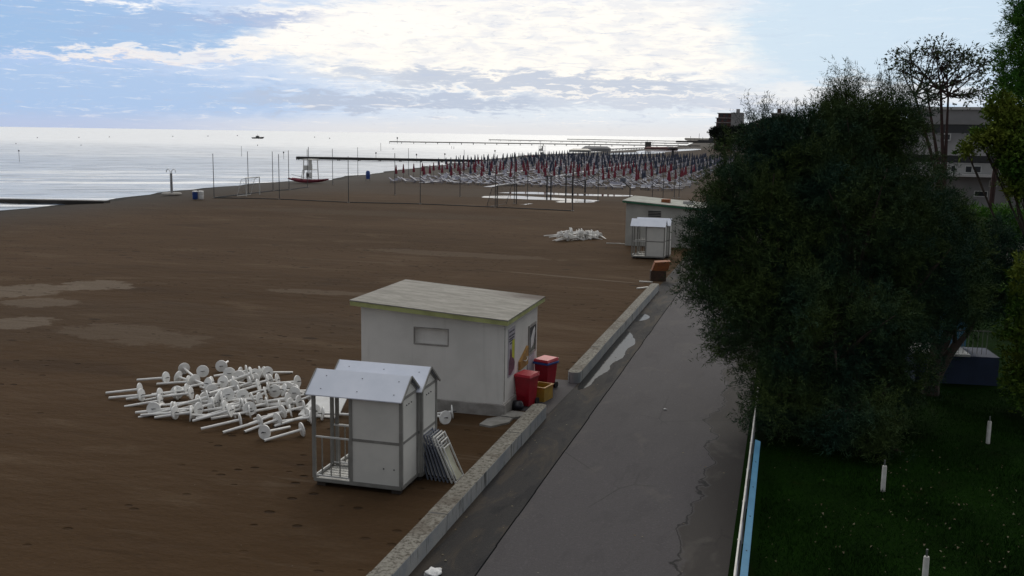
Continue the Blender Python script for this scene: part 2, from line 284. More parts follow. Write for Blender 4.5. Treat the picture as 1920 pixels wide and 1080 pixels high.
mat('concrete_pale',(.48,.47,.46),(.40,.395,.385),.3,.9)
mat('glass_dark',(.015,.018,.024),None,1.,.12)
mat('tower_brick',(.15,.075,.07),(.12,.06,.06),.2,.9)
mat('bark',(.07,.05,.038),(.04,.03,.024),5.,.95,.02)
mat('bark_red',(.06,.030,.028),(.04,.022,.02),5.,.95)
mat('leaf_tamarisk',(.014,.040,.026),(.046,.072,.018),.6,.9,spec=.15)
mat('leaf_far',(.010,.016,.012),(.018,.024,.016),.1,.9,spec=.15)
mat('leaf_green',(.028,.11,.016),(.07,.15,.016),.7,.85,spec=.15)
mat('leaf_yellow',(.045,.11,.014),(.12,.15,.018),.7,.85,spec=.15)
mat('leaf_sparse',(.04,.065,.035),(.07,.09,.04),2.,.85,spec=.15)
mat('blue_wall',(.02,.035,.08),(.015,.028,.065),2.,.7)
mat('net',(.06,.06,.06),None,2.,.8)
mat('blade',(.004,.017,.001),(.008,.030,.002),.8,.9,spec=.1)
mat('dry_leaf',(.16,.14,.09),(.09,.06,.03),9.,.9)
mat('foam',(.75,.75,.74),(.6,.6,.6),6.,.9,.02)
mat('skin',(.3,.18,.13),None,4.,.6)

# ------------------------------------------------------------------ mesh helpers
class MB:
    def __init__(s): s.v=[]; s.f=[]
    def add(s,vs,fs):
        n=len(s.v); s.v+= [tuple(x) for x in vs]; s.f+=[tuple(i+n for i in f) for f in fs]; return s
    def box(s,x0,x1,y0,y1,z0,z1,b=0.):
        if b<=0:
            v=[(x,y,z) for z in(z0,z1) for y in(y0,y1) for x in(x0,x1)]
            return s.add(v,[(0,2,3,1),(4,5,7,6),(0,1,5,4),(2,6,7,3),(0,4,6,2),(1,3,7,5)])
        bm=bmesh.new(); vs=[bm.verts.new((x,y,z)) for z in(z0,z1) for y in(y0,y1) for x in(x0,x1)]
        for f in [(0,2,3,1),(4,5,7,6),(0,1,5,4),(2,6,7,3),(0,4,6,2),(1,3,7,5)]: bm.faces.new([vs[i] for i in f])
        bmesh.ops.bevel(bm,geom=bm.edges[:],offset=b,segments=2,affect='EDGES',profile=.5)
        bm.verts.index_update(); s.add([v.co for v in bm.verts],[[v.index for v in f.verts] for f in bm.faces]); bm.free(); return s
    def tube(s,pts,rs,n=8,cap=True):
        pts=[Vector(p) for p in pts]
        if not hasattr(rs,'__len__'): rs=[rs]*len(pts)
        base=len(s.v); ref=None
        for i,p in enumerate(pts):
            d=(pts[min(i+1,len(pts)-1)]-pts[max(i-1,0)]).normalized()
            if ref is None: ref=Vector((0,0,1)) if abs(d.z)<.9 else Vector((1,0,0))
            a=d.cross(ref).normalized(); b=a.cross(d).normalized(); ref=b if abs(b.dot(d))<.9 else ref
            for k in range(n):
                t=2*PI*k/n; s.v.append(tuple(p+(a*math.cos(t)+b*math.sin(t))*rs[i]))
        for i in range(len(pts)-1):
            for k in range(n):
                q=base+i*n; k2=(k+1)%n; s.f.append((q+k,q+k2,q+n+k2,q+n+k))
        if cap:
            s.f.append(tuple(base+k for k in range(n))[::-1]); e=base+(len(pts)-1)*n; s.f.append(tuple(e+k for k in range(n)))
        return s
    def bar(s,a,b,w,h=None):   # square bar
        h=h or w; a=Vector(a); b=Vector(b); d=(b-a).normalized(); ref=Vector((0,0,1)) if abs(d.z)<.95 else Vector((0,1,0))
        u=d.cross(ref).normalized()*w/2; v=u.cross(d).normalized()*h/2
        vs=[q+i*u+j*v for q in(a,b) for i,j in((-1,-1),(1,-1),(1,1),(-1,1))]
        return s.add(vs,[(3,2,1,0),(4,5,6,7),(0,1,5,4),(1,2,6,5),(2,3,7,6),(3,0,4,7)])
    def lathe(s,prof,n=12,c=(0,0,0)):
        base=len(s.v)
        for r,z in prof:
            for k in range(n): t=2*PI*k/n; s.v.append((c[0]+r*math.cos(t),c[1]+r*math.sin(t),c[2]+z))
        for i in range(len(prof)-1):
            for k in range(n): q=base+i*n; k2=(k+1)%n; s.f.append((q+k,q+k2,q+n+k2,q+n+k))
        s.f.append(tuple(base+k for k in range(n))[::-1]); e=base+(len(prof)-1)*n; s.f.append(tuple(e+k for k in range(n)))
        return s
    def prism(s,poly,z0,z1):
        n=len(poly); v=[(x,y,z0) for x,y in poly]+[(x,y,z1) for x,y in poly]
        return s.add(v,[tuple(range(n))[::-1],tuple(range(n,2*n))]+[(i,(i+1)%n,n+(i+1)%n,n+i) for i in range(n)])
    def build(s,name,m,parent=None,loc=(0,0,0),rz=0.,smooth=False):
        me=bpy.data.meshes.new(name); me.from_pydata(s.v,[],s.f); me.materials.append(MATS[m]); me.update()
        if smooth:
            for p in me.polygons: p.use_smooth=True
            try: me.set_sharp_from_angle(angle=R(40))
            except Exception: pass
        o=bpy.data.objects.new(name,me); col.objects.link(o); o.location=loc; o.rotation_euler=(0,0,rz)
        if parent: o.parent=parent
        return o
def tag(o,label=None,cat=None,group=None,kind=None):
    if label: o['label']=label
    if cat: o['category']=cat
    if group: o['group']=group
    if kind: o['kind']=kind
    return o
def empty(name,loc,rz,label,cat,group=None):
    o=bpy.data.objects.new(name,None); col.objects.link(o); o.location=loc; o.rotation_euler=(0,0,rz); o.empty_display_size=.2
    return tag(o,label,cat,group)
KIDS={}
def kids(o):
    if o.name not in KIDS: KIDS[o.name]=[c for c in col.objects if c.parent==o]
    return KIDS[o.name]
def copy_tree(o,loc=None,rot=None,label=None,parent=None):
    c=o.copy(); col.objects.link(c); c.parent=parent
    if loc is not None: c.location=loc
    if rot is not None: c.rotation_euler=rot
    if label: c['label']=label
    for ch in kids(o): copy_tree(ch,parent=c)
    return c
def sheet(name,poly,z,m):
    mb=MB(); mb.add([(x,y,z) for x,y in poly],[tuple(range(len(poly)))]); return mb.build(name,m)

# ------------------------------------------------------------------ ground and sea
SHORE=[(-60,-72),(20,-72),(77,-73.5),(97,-76),(128,-80.5),(141,-79.5),(156,-77),(186,-80.6),(233,-86.7),(282,-91.5),(302,-94.4),(400,-102),(464,-95),(636,-92),(900,-90),(1457,-133),(3000,-300),(9000,-900)]
ys=[-60,-20]+list(np.arange(0,60,6))+list(np.arange(60,320,4))+list(np.arange(320,700,20))+[800,1000,1250,1457,2000,3000,6000,9000]
def shore(y):
    x=float(np.interp(y,[a for a,b in SHORE],[b for a,b in SHORE])); k=min(1,max(.2,300/max(y,1)))
    return x+k*(.8*math.sin(y*.21)+.5*math.sin(y*.53+1)+.35*math.sin(y*1.3))
offs=[(-60,-2.5),(-12,-1.2),(-3,-.75),(0,-.5),(2,-.40),(6,-.2),(12,-.05),(18,0),(30,0),(50,0)]
vs=[];fs=[]; nc=len(offs)+3
for y in ys:
    sx=shore(y)
    for dx,z in offs: vs.append((sx+dx,y,z))
    for x in (30,400,9000): vs.append((max(x,sx+60),y,0))
for i in range(len(ys)-1):
    for k in range(nc-1): a=i*nc+k; fs.append((a,a+1,a+nc+1,a+nc))
beach=MB().add(vs,fs).build('beach_sand','sand',smooth=True); tag(beach,kind='structure')
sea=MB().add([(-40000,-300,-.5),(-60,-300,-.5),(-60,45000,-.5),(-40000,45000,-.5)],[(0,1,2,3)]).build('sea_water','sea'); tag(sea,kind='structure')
tag(sheet('footpath',[(-4.9,5),(-.62,5),(-.62,140),(-4.9,140)],.012,'asphalt'),kind='structure')
tag(sheet('gutter_strip',[(-6.1,5),(-4.88,5),(-4.88,140),(-6.1,140)],.008,'gutter'),kind='structure')
mj=MB(); y=5.
while y<100:
    j=random.uniform(-.012,.012); mj.box(-4.915+j,-4.885+j,y,y+1.5,.008,.0135); y+=1.5
tag(mj.build('path_joint','joint_black'),kind='structure')
tag(sheet('slab_crossing',[(-7.1,26.1),(-6.05,26.0),(-5.95,29.7),(-6.35,29.9),(-7.1,29.9)],.016,'asphalt'),kind='structure')
tag(sheet('lawn',[(-.62,0),(60,0),(60,110),(-.62,110)],.01,'grass_ground'),kind='structure')
tag(sheet('car_park',[(9,58),(60,58),(60,110),(9,110)],.02,'asphalt'),kind='structure')
# grass blades: thin tufts over the near lawn
def tris(name,P,m,parent=None,loc=(0,0,0)):
    n=len(P); me=bpy.data.meshes.new(name); me.vertices.add(n*3); me.vertices.foreach_set('co',P.reshape(-1).astype(np.float32))
    me.loops.add(n*3); me.loops.foreach_set('vertex_index',np.arange(n*3,dtype=np.int32)); me.polygons.add(n)
    me.polygons.foreach_set('loop_start',np.arange(0,n*3,3,dtype=np.int32)); me.polygons.foreach_set('loop_total',np.full(n,3,dtype=np.int32))
    me.materials.append(MATS[m]); me.update(); me.validate(); o=bpy.data.objects.new(name,me); col.objects.link(o); o.location=loc
    if parent: o.parent=parent
    return o
N=90000
gx=rng.uniform(-.15,10,N); gy=16+17*rng.random(N)**1.3; a=rng.uniform(0,2*PI,N); hh=rng.uniform(.03,.09,N)*(.6+.8*(np.sin(gx*1.7+gy)*.5+.5)); ln=rng.normal(0,.03,(N,2))
b0=np.stack([gx-.008*np.cos(a),gy-.008*np.sin(a),np.full(N,.01)],1); b1=np.stack([gx+.008*np.cos(a),gy+.008*np.sin(a),np.full(N,.01)],1); b2=np.stack([gx+ln[:,0],gy+ln[:,1],.01+hh],1)
tag(tris('grass_tufts',np.stack([b0,b1,b2],1),'blade'),'short dark green grass covering the lawn','grass',kind='stuff')
N=420
cl_=rng.uniform((0,15),(7,27),(26,2)); ci_=rng.integers(0,26,N); gx=cl_[ci_,0]+rng.normal(0,.9,N); gy=cl_[ci_,1]+rng.normal(0,1.2,N); gx=np.abs(gx); a=rng.uniform(0,2*PI,N); s=rng.uniform(.006,.03,N)
P=np.stack([np.stack([gx+s*np.cos(a+k*2.1),gy+s*np.sin(a+k*2.1),.05+rng.uniform(0,.05,N)],1) for k in range(3)],1)
tag(tris('fallen_leaves',P,'dry_leaf'),'pale fallen leaves scattered on the dark lawn','leaves',kind='stuff')
N=160; gx=np.where(rng.random(N)<.6,rng.uniform(-6,-4.9,N),rng.uniform(-2.5,-.7,N)); gy=14+30*rng.random(N); a=rng.uniform(0,2*PI,N); s=rng.uniform(.01,.035,N)
P=np.stack([np.stack([gx+s*np.cos(a+k*2.1),gy+s*np.sin(a+k*2.1),.02+rng.uniform(0,.015,N)],1) for k in range(3)],1)
tag(tris('path_litter',P,'dry_leaf'),'small pale leaves and debris on the footpath','leaves',kind='stuff')

def blob(name,pts,z,label,n=4,jit=.12,m='puddle'):
    # irregular closed outline through pts
    out=[]; k=len(pts)
    for i in range(k):
        p0,p1,p2,p3=[Vector(pts[(i+j-1)%k]) for j in range(4)]
        for t in range(n):
            u=t/n; q=.5*((2*p1)+(-p0+p2)*u+(2*p0-5*p1+4*p2-p3)*u*u+(-p0+3*p1-3*p2+p3)*u**3)
            out.append((q.x+random.uniform(-jit,jit),q.y+random.uniform(-jit,jit)))
    mb=MB().add([(x,y,z) for x,y in out],[tuple(range(len(out)))]); o=mb.build(name,m)
    return tag(o,kind='structure')
blob('gutter_puddle',[(-5.88,29.2),(-5.55,29.4),(-5.55,30.4),(-5.36,31.6),(-5.4,32.6),(-5.2,33.8),(-5.28,35.),(-5.15,36.3),(-5.4,37.4),(-5.6,38.1),(-5.88,38.3),(-5.88,34)],.013,'',8,.018,'gutter_water')
blob('gutter_puddle',[(-5.88,40.8),(-5.45,41.2),(-5.4,42.1),(-5.88,42.6)],.013,'',6,.015,'gutter_water')
for pts in ([(900,369),(960,367),(1040,371),(1120,376),(1100,378),(1000,374),(930,372)],[(935,361.5),(1000,360),(1080,363.5),(1180,366),(1170,368.5),(1080,366.5),(1000,364)],[(1040,378),(1100,377),(1120,379),(1060,380)],[(1200,283),(1300,279),(1310,281),(1220,286)],[(1120,288),(1230,285),(1240,287),(1140,290)],[(975,383),(995,382),(990,384)]):
    blob('beach_puddle',[tuple(gr(*p)[:2]) for p in pts],.012,'',4,.35)

# ------------------------------------------------------------------ low walls
def lowwall(x0,x1,y0,y1,h,label,parts):
    mb=MB(); ln=(y1-y0)/parts
    o=empty('low_wall',((x0+x1)/2,y0,0),0,label,'wall','low concrete walls beside the path')
    w=(x1-x0)/2
    for i in range(parts):
        a=i*ln+.006; b=(i+1)*ln-.006; dz=random.uniform(-.008,.008); dx=random.uniform(-.01,.01)
        if i==parts-1 or i==0:
            cap=[]; r=.16
            ends=[(w,b,1),( -w,b,1)] if i==parts-1 else []
            poly=[(-w+dx,a),(w+dx,a)]
            if i==parts-1: poly+=[(w+dx,b-r),(w-.05+dx,b-.05),(w-r+dx,b),(-w+r+dx,b),(-w+.05+dx,b-.05),(-w+dx,b-r)]
            else: poly=[(-w+dx,b),(-w+dx,a+r),(-w+.05+dx,a+.05),(-w+r+dx,a),(w-r+dx,a),(w-.05+dx,a+.05),(w+dx,a+r),(w+dx,b)]
            mb.prism(poly,-.05,h+dz)
        else: mb.box(-w+dx,w+dx,a,b,-.05,h+dz,.012)
    mb.build('wall_body','wall_concrete',o); return o
lowwall(-6.42,-6.02,9.,25.75,.36,'near stretch of low weathered concrete wall running out of the bottom of the picture',6)
lowwall(-6.32,-5.92,29.6,49.6,.36,'far stretch of low weathered concrete wall beyond the gap, beside the puddle',5)

# ------------------------------------------------------------------ hut
hx,hy=-9.32,27.28
hut=empty('concrete_hut',(hx,hy,0),0,'grey plastered flat roofed hut with mossy yellow fascia and bricked up window','hut')
x0,x1,y0,y1=-11.42-hx,-7.2-hx,25.4-hy,29.15-hy
def zr(x): return 2.86+(2.60-2.86)*(x-x0)/(x1-x0)
wx0,wx1,wz0,wz1=-9.80-hx,-8.82-hx,1.88,2.32
mb=MB()
def face(mb,p): n=len(p); mb.add(p,[tuple(range(n))])
zm0,zm1=zr(wx0),zr(wx1)
face(mb,[(x0,y0,.3),(wx0,y0,.3),(wx0,y0,zm0),(x0,y0,zr(x0))]); face(mb,[(wx1,y0,.3),(x1,y0,.3),(x1,y0,zr(x1)),(wx1,y0,zm1)])
face(mb,[(wx0,y0,.3),(wx1,y0,.3),(wx1,y0,wz0),(wx0,y0,wz0)]); face(mb,[(wx0,y0,wz1),(wx1,y0,wz1),(wx1,y0,zm1),(wx0,y0,zm0)])
d=.13
face(mb,[(wx0,y0,wz0),(wx1,y0,wz0),(wx1,y0+d,wz0),(wx0,y0+d,wz0)]); face(mb,[(wx0,y0+d,wz1),(wx1,y0+d,wz1),(wx1,y0,wz1),(wx0,y0,wz1)])
face(mb,[(wx0,y0,wz0),(wx0,y0+d,wz0),(wx0,y0+d,wz1),(wx0,y0,wz1)]); face(mb,[(wx1,y0+d,wz0),(wx1,y0,wz0),(wx1,y0,wz1),(wx1,y0+d,wz1)])
face(mb,[(x1,y0,.3),(x1,y1,.3),(x1,y1,zr(x1)),(x1,y0,zr(x1))]); face(mb,[(x1,y1,.3),(x0,y1,.3),(x0,y1,zr(x0)),(x1,y1,zr(x1))]); face(mb,[(x0,y1,.3),(x0,y0,.3),(x0,y0,zr(x0)),(x0,y1,zr(x0))])
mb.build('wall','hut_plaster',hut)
wn=MB().box(wx0,wx1,y0+d,y0+d+.03,wz0,wz1).build('window','hut_plaster',hut); tag(wn,'recessed blocked up window')
fr=MB(); 
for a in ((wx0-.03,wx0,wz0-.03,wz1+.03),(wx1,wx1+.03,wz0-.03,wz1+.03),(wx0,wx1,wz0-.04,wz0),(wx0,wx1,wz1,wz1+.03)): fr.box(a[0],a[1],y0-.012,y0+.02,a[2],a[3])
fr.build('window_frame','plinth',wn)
MB().box(x0-.05,x1+.07,y0-.07,y1+.05,-.1,.33,.015).build('plinth','plinth',hut)
rf=MB(); ox0,ox1,oy0,oy1=-11.66-hx,-7.02-hx,25.14-hy,29.42-hy
def zz(x): return zr(x)+.16
rf.add([(ox0,oy0,zz(ox0)-.03),(ox1,oy0,zz(ox1)-.03),(ox1,oy1,zz(ox1)-.03),(ox0,oy1,zz(ox0)-.03),(ox0,oy0,zz(ox0)),(ox1,oy0,zz(ox1)),(ox1,oy1,zz(ox1)),(ox0,oy1,zz(ox0))],[(3,2,1,0),(4,5,6,7),(0,1,5,4),(1,2,6,5),(2,3,7,6),(3,0,4,7)])
ro=rf.build('roof','slab_roof',hut)
fa=MB(); e=.012
for (ax,ay,bx,by) in ((ox0+e,oy0+e,ox1-e,oy0+e+.1),(ox1-e-.1,oy0+e+.1,ox1-e,oy1-e),(ox0+e,oy0+e+.1,ox0+e+.1,oy1-e),(ox0+e+.1,oy1-e-.1,ox1-e-.1,oy1-e)):
    v=[(x,y,zz(x)-q) for q in (.155,.032) for x,y in ((ax,ay),(bx,ay),(bx,by),(ax,by))]; fa.add(v,[(3,2,1,0),(4,5,6,7),(0,1,5,4),(1,2,6,5),(2,3,7,6),(3,0,4,7)])
fa.build('fascia','fascia',ro)
MB().add([(ox0+.1,oy0+.1,zr(ox0)-.0),(ox1-.1,oy0+.1,zr(ox1)-.0),(ox1-.1,oy1-.1,zr(ox1)-.0),(ox0+.1,oy1-.1,zr(ox0)-.0)],[(3,2,1,0)]).build('soffit','plinth',ro)
# right side: poster, serving window, door, shelf
ps=MB().box(x1+.001,x1+.014,25.82-hy,26.52-hy,.98,2.36).build('poster','poster',hut); tag(ps,'pale pink poster with yellow flash and dark figure')
MB().box(x1+.014,x1+.018,26.2-hy,26.46-hy,1.40,1.98).build('poster_flash','poster_yellow',ps)
pd=MB(); poly=[(25.86,1.05),(26.1,1.02),(26.42,1.12),(26.5,1.3),(26.36,1.45),(26.2,1.5),(26.14,1.72),(26.02,1.78),(25.98,1.55),(25.88,1.4)]
pd.add([(x1+.0195,y-hy,z) for y,z in poly],[tuple(range(len(poly)))]); pd.build('poster_figure','poster_dark',ps)
pt=MB()
for r,(z,a,b) in enumerate(((2.26,25.9,26.2),(2.26,26.24,26.42),(2.14,25.88,26.1),(2.14,26.14,26.44),(2.06,25.9,26.4),(2.0,25.88,26.3),(1.92,25.95,26.2))):
    y=a
    while y<b: w=random.uniform(.02,.05); pt.box(x1+.014,x1+.0165,y-hy,y-hy+w,z-.025,z+.02); y+=w+.014
pt.build('poster_lettering','print',ps)
sw=MB().box(x1+.001,x1+.02,28.12-hy,28.86-hy,1.2,1.98).build('side_window','glass_dark',hut)
MB().add([(x1+.024,y-hy,z) for y,z in ((28.3,1.3),(28.6,1.38),(28.8,1.75),(28.78,1.93),(28.55,1.85),(28.3,1.62))],[tuple(range(6))]).build('window_paper','foam',sw)
wf=MB()
for a in ((28.06,28.12,1.14,2.04),(28.86,28.92,1.14,2.04),(28.12,28.86,1.14,1.2),(28.12,28.86,1.98,2.04)): wf.box(x1+.001,x1+.035,a[0]-hy,a[1]-hy,a[2],a[3])
wf.build('window_frame','plinth',sw)
dr=MB().box(x1+.001,x1+.03,27.95-hy,28.75-hy,.34,1.1).build('hatch_door','poster',hut)
sh=MB().add([(x1+.005,26.95-hy,.95),(x1+.005,27.85-hy,.95),(x1+.005,27.85-hy,1.5),(x1+.005,26.95-hy,1.2),(x1+.07,26.95-hy,.95),(x1+.07,27.85-hy,.95),(x1+.07,27.85-hy,1.5),(x1+.07,26.95-hy,1.2)],[(0,3,2,1),(4,5,6,7),(0,1,5,4),(1,2,6,5),(2,3,7,6),(3,0,4,7)]).build('timber_board','orange_wood',hut)
tag(sh,'orange timber board fixed on the side wall')
MB().tube([(x1+.08,27.25-hy,1.18),(x1+.12,27.35-hy,1.14),(x1+.12,27.55-hy,1.16),(x1+.08,27.65-hy,1.22)],.014,6).build('handle','frame_white',sh)
cb=MB().tube([(x1+.03,y0-.01,zr(x1)-.1),(x1+.025,y0+.02,.4)],.012,6).build('downpipe','plinth',hut)
# flat stones by the hut
for i,(poly,lb) in enumerate((([(-7.55,24.35),(-7.2,24.25),(-6.85,24.75),(-6.85,25.15),(-7.25,25.2),(-7.5,24.9)],'rounded pale stone slab at the front corner of the hut'),([(-7.22,25.23),(-6.8,25.2),(-6.5,25.5),(-6.55,25.75),(-7.05,25.8)],'broken grey stone slab between hut and wall end'))):
    cx=sum(p[0] for p in poly)/len(poly); cy=sum(p[1] for p in poly)/len(poly)
    tag(MB().prism([(x-cx,y-cy) for x,y in poly],-.02,.05+.02*i).build('stone_slab','stone_slab',loc=(cx,cy,0)),lb,'slab','stone slabs by the hut')

# wheelie bins
def bin_(loc,rz,label,rim):
    o=empty('wheelie_bin',loc,rz,label,'bin','red wheelie bins beside the hut')
    b=MB(); w0,d0,w1,d1=.19,.21,.245,.275
    def ring(w,d,z): return [(-w,-d,z),(w,-d,z),(w,d,z),(-w,d,z)]
    b.add(ring(w0,d0,.03)+ring(w1,d1,.86),[(3,2,1,0),(0,1,5,4),(1,2,6,5),(2,3,7,6),(3,0,4,7)])
    b.box(-w1-.02,w1+.02,-d1-.02,d1+.02,.83,.88,.01); b.box(-.12,.12,-d0-.035,-d0+.0,.3,.7)
    b.build('body','red_plastic',o)
    l=MB().add([(-.27,-.31,.885),(.27,-.31,.885),(.27,.29,.885),(-.27,.29,.885),(-.24,-.27,.945),(.24,-.27,.945),(.24,.27,.965),(-.24,.27,.965)],[(3,2,1,0),(4,5,6,7),(0,1,5,4),(1,2,6,5),(2,3,7,6),(3,0,4,7)]).build('lid','red_lid',o)
    if rim: MB().box(-.285,.285,-.325,.30,.80,.86,.01).build('rim','blue_plastic',o)
    MB().tube([(-.22,.28,.9),(-.22,.36,.92),(.22,.36,.92),(.22,.28,.9)],.018,6).build('handle','red_plastic',o)
    for sx in (-1,1): MB().tube([(sx*.20,.24,.1),(sx*.25,.24,.1)],.1,14).build('wheel','rubber',o)
    return o
bin_((-6.88,26.72,.0),-.25,'plain red wheelie bin nearer the camera at the hut side',False)
bin_((-6.80,28.75,.0),-.35,'red wheelie bin with blue rim, farther of the two beside the hut',True)
o=empty('yellow_crate',(-6.62,27.45,.015),-.2,'open yellow plastic crate on the ground between two red bins','crate')
b=MB()
for a in ((-.24,.24,-.3,-.27,0,.4),(-.24,.24,.27,.3,0,.4),(-.24,-.21,-.27,.27,0,.4),(.21,.24,-.27,.27,0,.4),(-.21,.21,-.27,.27,0,.03)): b.box(*a)
b.build('box_body','yellow_plastic',o)
r=MB()
for a in ((-.265,.265,-.325,-.27,.4,.43),(-.265,.265,.27,.325,.4,.43),(-.265,-.21,-.27,.27,.4,.43),(.21,.265,-.27,.27,.4,.43)): r.box(*a)
r.build('rim','orange_wood',o)
def lump(name,loc,sx,sy,sz,m,amp=.25,sub=3):
    bm=bmesh.new(); bmesh.ops.create_icosphere(bm,subdivisions=sub,radius=1)
    for v in bm.verts:
        n=1+amp*(math.sin(v.co.x*5+loc[0]*3)*math.sin(v.co.y*4+1)*.6+math.sin(v.co.z*6+v.co.x*3)*.4)*.6
        v.co=Vector((v.co.x*sx*n,v.co.y*sy*n,max(v.co.z,-.75)*sz*n+sz*.72))
    me=bpy.data.meshes.new(name); bm.to_mesh(me); bm.free(); me.materials.append(MATS[m])
    for p in me.polygons: p.use_smooth=True
    o=bpy.data.objects.new(name,me); col.objects.link(o); o.location=loc; return o
tag(lump('rubbish_bag',(-7.0,26.2,0),.17,.2,.16,'bag_black'),'black rubbish bag at the hut wall beside the near red bin','bag')
tag(lump('foam_lump',gr(812,1076,.02),.13,.16,.05,'foam',.7),'crumpled white foam scrap lying in the gutter by the wall','litter')
tag(lump('foam_lump',gr(1247,768,.02),.05,.03,.02,'foam',.7,2),'tiny white scrap lying mid path','litter')

# ------------------------------------------------------------------ changing cabins
def cabin(loc,rz,label,m_r='roof_metal',detail=True):
    o=empty('beach_cabin',loc,rz,label,'cabin','white gabled beach cabins')
    W=1.02; D=.45; base=.14; eave=2.12; ridge=2.46; px=-.14   # porch from -W to px
    fl=MB().box(-W,W,-D,D,base-.05,base).build('floor_deck','frame_grey',o)
    for x in (-W+.14,W-.14):
        for y in (-D+.1,D-.1): MB().box(x-.1,x+.1,y-.07,y+.07,0,base-.05).build('footing','dark_wood',o)
    bs=MB(); t=.03
    for a,b in (((-W,-D),(W,-D)),((-W,D),(W,D)),((-W,-D),(-W,D)),((W,-D),(W,D))): bs.bar((*a,base+.01),(*b,base+.01),.06,.07)
    bs.build('base_frame','frame_grey',o)
    for (x,y) in ((-W,-D),(W,-D),(-W,D),(W,D),(px,-D),(px,D)):
        MB().bar((x,y,base+.045),(x,y,eave-.03),.07).build('post','frame_grey',o)
    tp=MB()
    for a,b in (((-W,-D),(W,-D)),((-W,D),(W,D))): tp.bar((*a,eave),(*b,eave),.06,.06)
    for x in (-W,W):
        tp.bar((x,-D+.03,eave-.02),(x,D-.03,eave-.02),.05,.05); tp.bar((x,-D,eave),(x,0,ridge-.03),.05,.04); tp.bar((x,D,eave),(x,0,ridge-.03),.05,.04)
    tp.build('top_frame','frame_grey',o)
    # closet panels (front, back, right side, inner partition)
    for (a,b,c,d2) in ((px+.035,W-.035,-D-.012,-D+.012),(px+.035,W-.035,D-.012,D+.012)):
        MB().box(a,b,c,d2,base+.05,1.10).build('panel','white_panel',o); MB().box(a,b,c,d2,1.16,eave-.04).build('panel','white_panel',o)
        MB().box(a,b,c-.008,d2+.008,1.10,1.16).build('rail','frame_grey',o)
    for x in (W,px):
        MB().box(x-.012,x+.012,-D+.035,D-.035,base+.05,1.10).build('panel','white_panel',o); MB().box(x-.012,x+.012,-D+.035,D-.035,1.16,eave-.045).build('panel','white_panel',o)
        MB().box(x-.02,x+.02,-D+.035,D-.035,1.10,1.16).build('rail','frame_grey',o)
    for x in (-W,W): MB().add([(x-.01,-D+.05,eave+.01),(x-.01,D-.05,eave+.01),(x-.01,0,ridge-.04),(x+.01,-D+.05,eave+.01),(x+.01,D-.05,eave+.01),(x+.01,0,ridge-.04)],[(0,1,2),(5,4,3),(0,3,4,1),(1,4,5,2),(2,5,3,0)]).build('gable','white_panel',o)
    # railing
    for yy,z_ in ((-D,1.12),(D,1.12),(-D,.24),(D,.24)): MB().bar((-W+.035,yy,z_),(px-.035,yy,z_),.033).build('handrail','frame_white',o)
    for k in range(4):
        x=-W+.21*(k+1)-.02
        MB().bar((x,-D,.255),(x,-D,1.10),.022).build('baluster','frame_grey',o)
    for k in range(6):
        y=-D+.08+k*.15; MB().box(-W+.04,px-.04,y-.055,y+.055,base+.002,base+.02).build('deck_board','white_panel',o)
    MB().bar((-W,-D+.035,.22),(-W,D-.035,.22),.035).build('side_rail','frame_white',o)
    # roof
    ov=.13; sl=(ridge-eave)/D; ez=eave+.045-sl*ov
    for s in (-1,1):
        v=[(-W-.13,s*(D+ov),ez),(W+.06,s*(D+ov),ez),(W+.06,s*.0,ridge+.045),(-W-.13,s*.0,ridge+.045)]
        v2=[(x,y,z+.02) for x,y,z in v]; r_=MB().add(v+v2,[(3,2,1,0),(4,5,6,7),(0,1,5,4),(1,2,6,5),(2,3,7,6),(3,0,4,7)]).build('roof_panel',m_r,o)
        if detail:
            for fx in (-.85,0,.85):
                for fy in (.25,.75):
                    y=s*(D+ov)*fy; z=ridge+.065-(ridge+.045-ez)*fy; MB().lathe([(.014,0),(.014,.008)],6,(fx,y,z)).build('screw','dark',r_)
            
            for ex in (-W-.14,W+.07): MB().bar((ex,s*(D+ov),ez+.005),(ex,s*.01,ridge+.05),.022,.045).build('edge_trim','frame_grey',r_)
    if detail:
        h=MB(); h.lathe([(.014,0),(.014,.01)],6,(0,0,0)); 
        for x in (.62,.86): MB().tube([(x,-D-.02,.55),(x,-D-.011,.55)],.016,8).build('bolt','dark',o)
        for y in (-.18,-.05,.1): MB().tube([(W+.012,y,1.93),(W+.03,y,1.92)],.014,6).build('hook','dark',o)
    return o
cabin((-8.63,19.38,0),0,'nearer white beach cabin with open railed porch, front of the joined pair')
c2=cabin((-8.53,20.33,0),0,'rear white beach cabin of the pair standing toward the grey hut')
mb=MB().tube([(-.55,.1,1.75),(-.72,.1,1.58),(-.55,.1,1.38)],.018,6); mb.build('bent_bracket','dark',c2)
# second pair farther along
cabin((-8.25,62.75,0),0,'far white beach cabin in front of the green trimmed hut, nearer of its pair',detail=False)
cabin((-8.05,63.75,0),0,'far white beach cabin hidden behind its twin by the green trimmed hut',detail=False)

# white board leaning in the pile
o=tag(MB().add([(-.6,-.3,.02),(.55,-.3,.02),(.5,.6,.42),(-.45,.6,.42),(-.6,-.3,.05),(.55,-.3,.05),(.5,.6,.45),(-.45,.6,.45)],[(3,2,1,0),(4,5,6,7),(0,1,5,4),(1,2,6,5),(2,3,7,6),(3,0,4,7)]).build('white_board','plastic_white',loc=gr(606,778),rz=.05),'large white plastic sheet propped behind the porch of the near cabin','sheet')

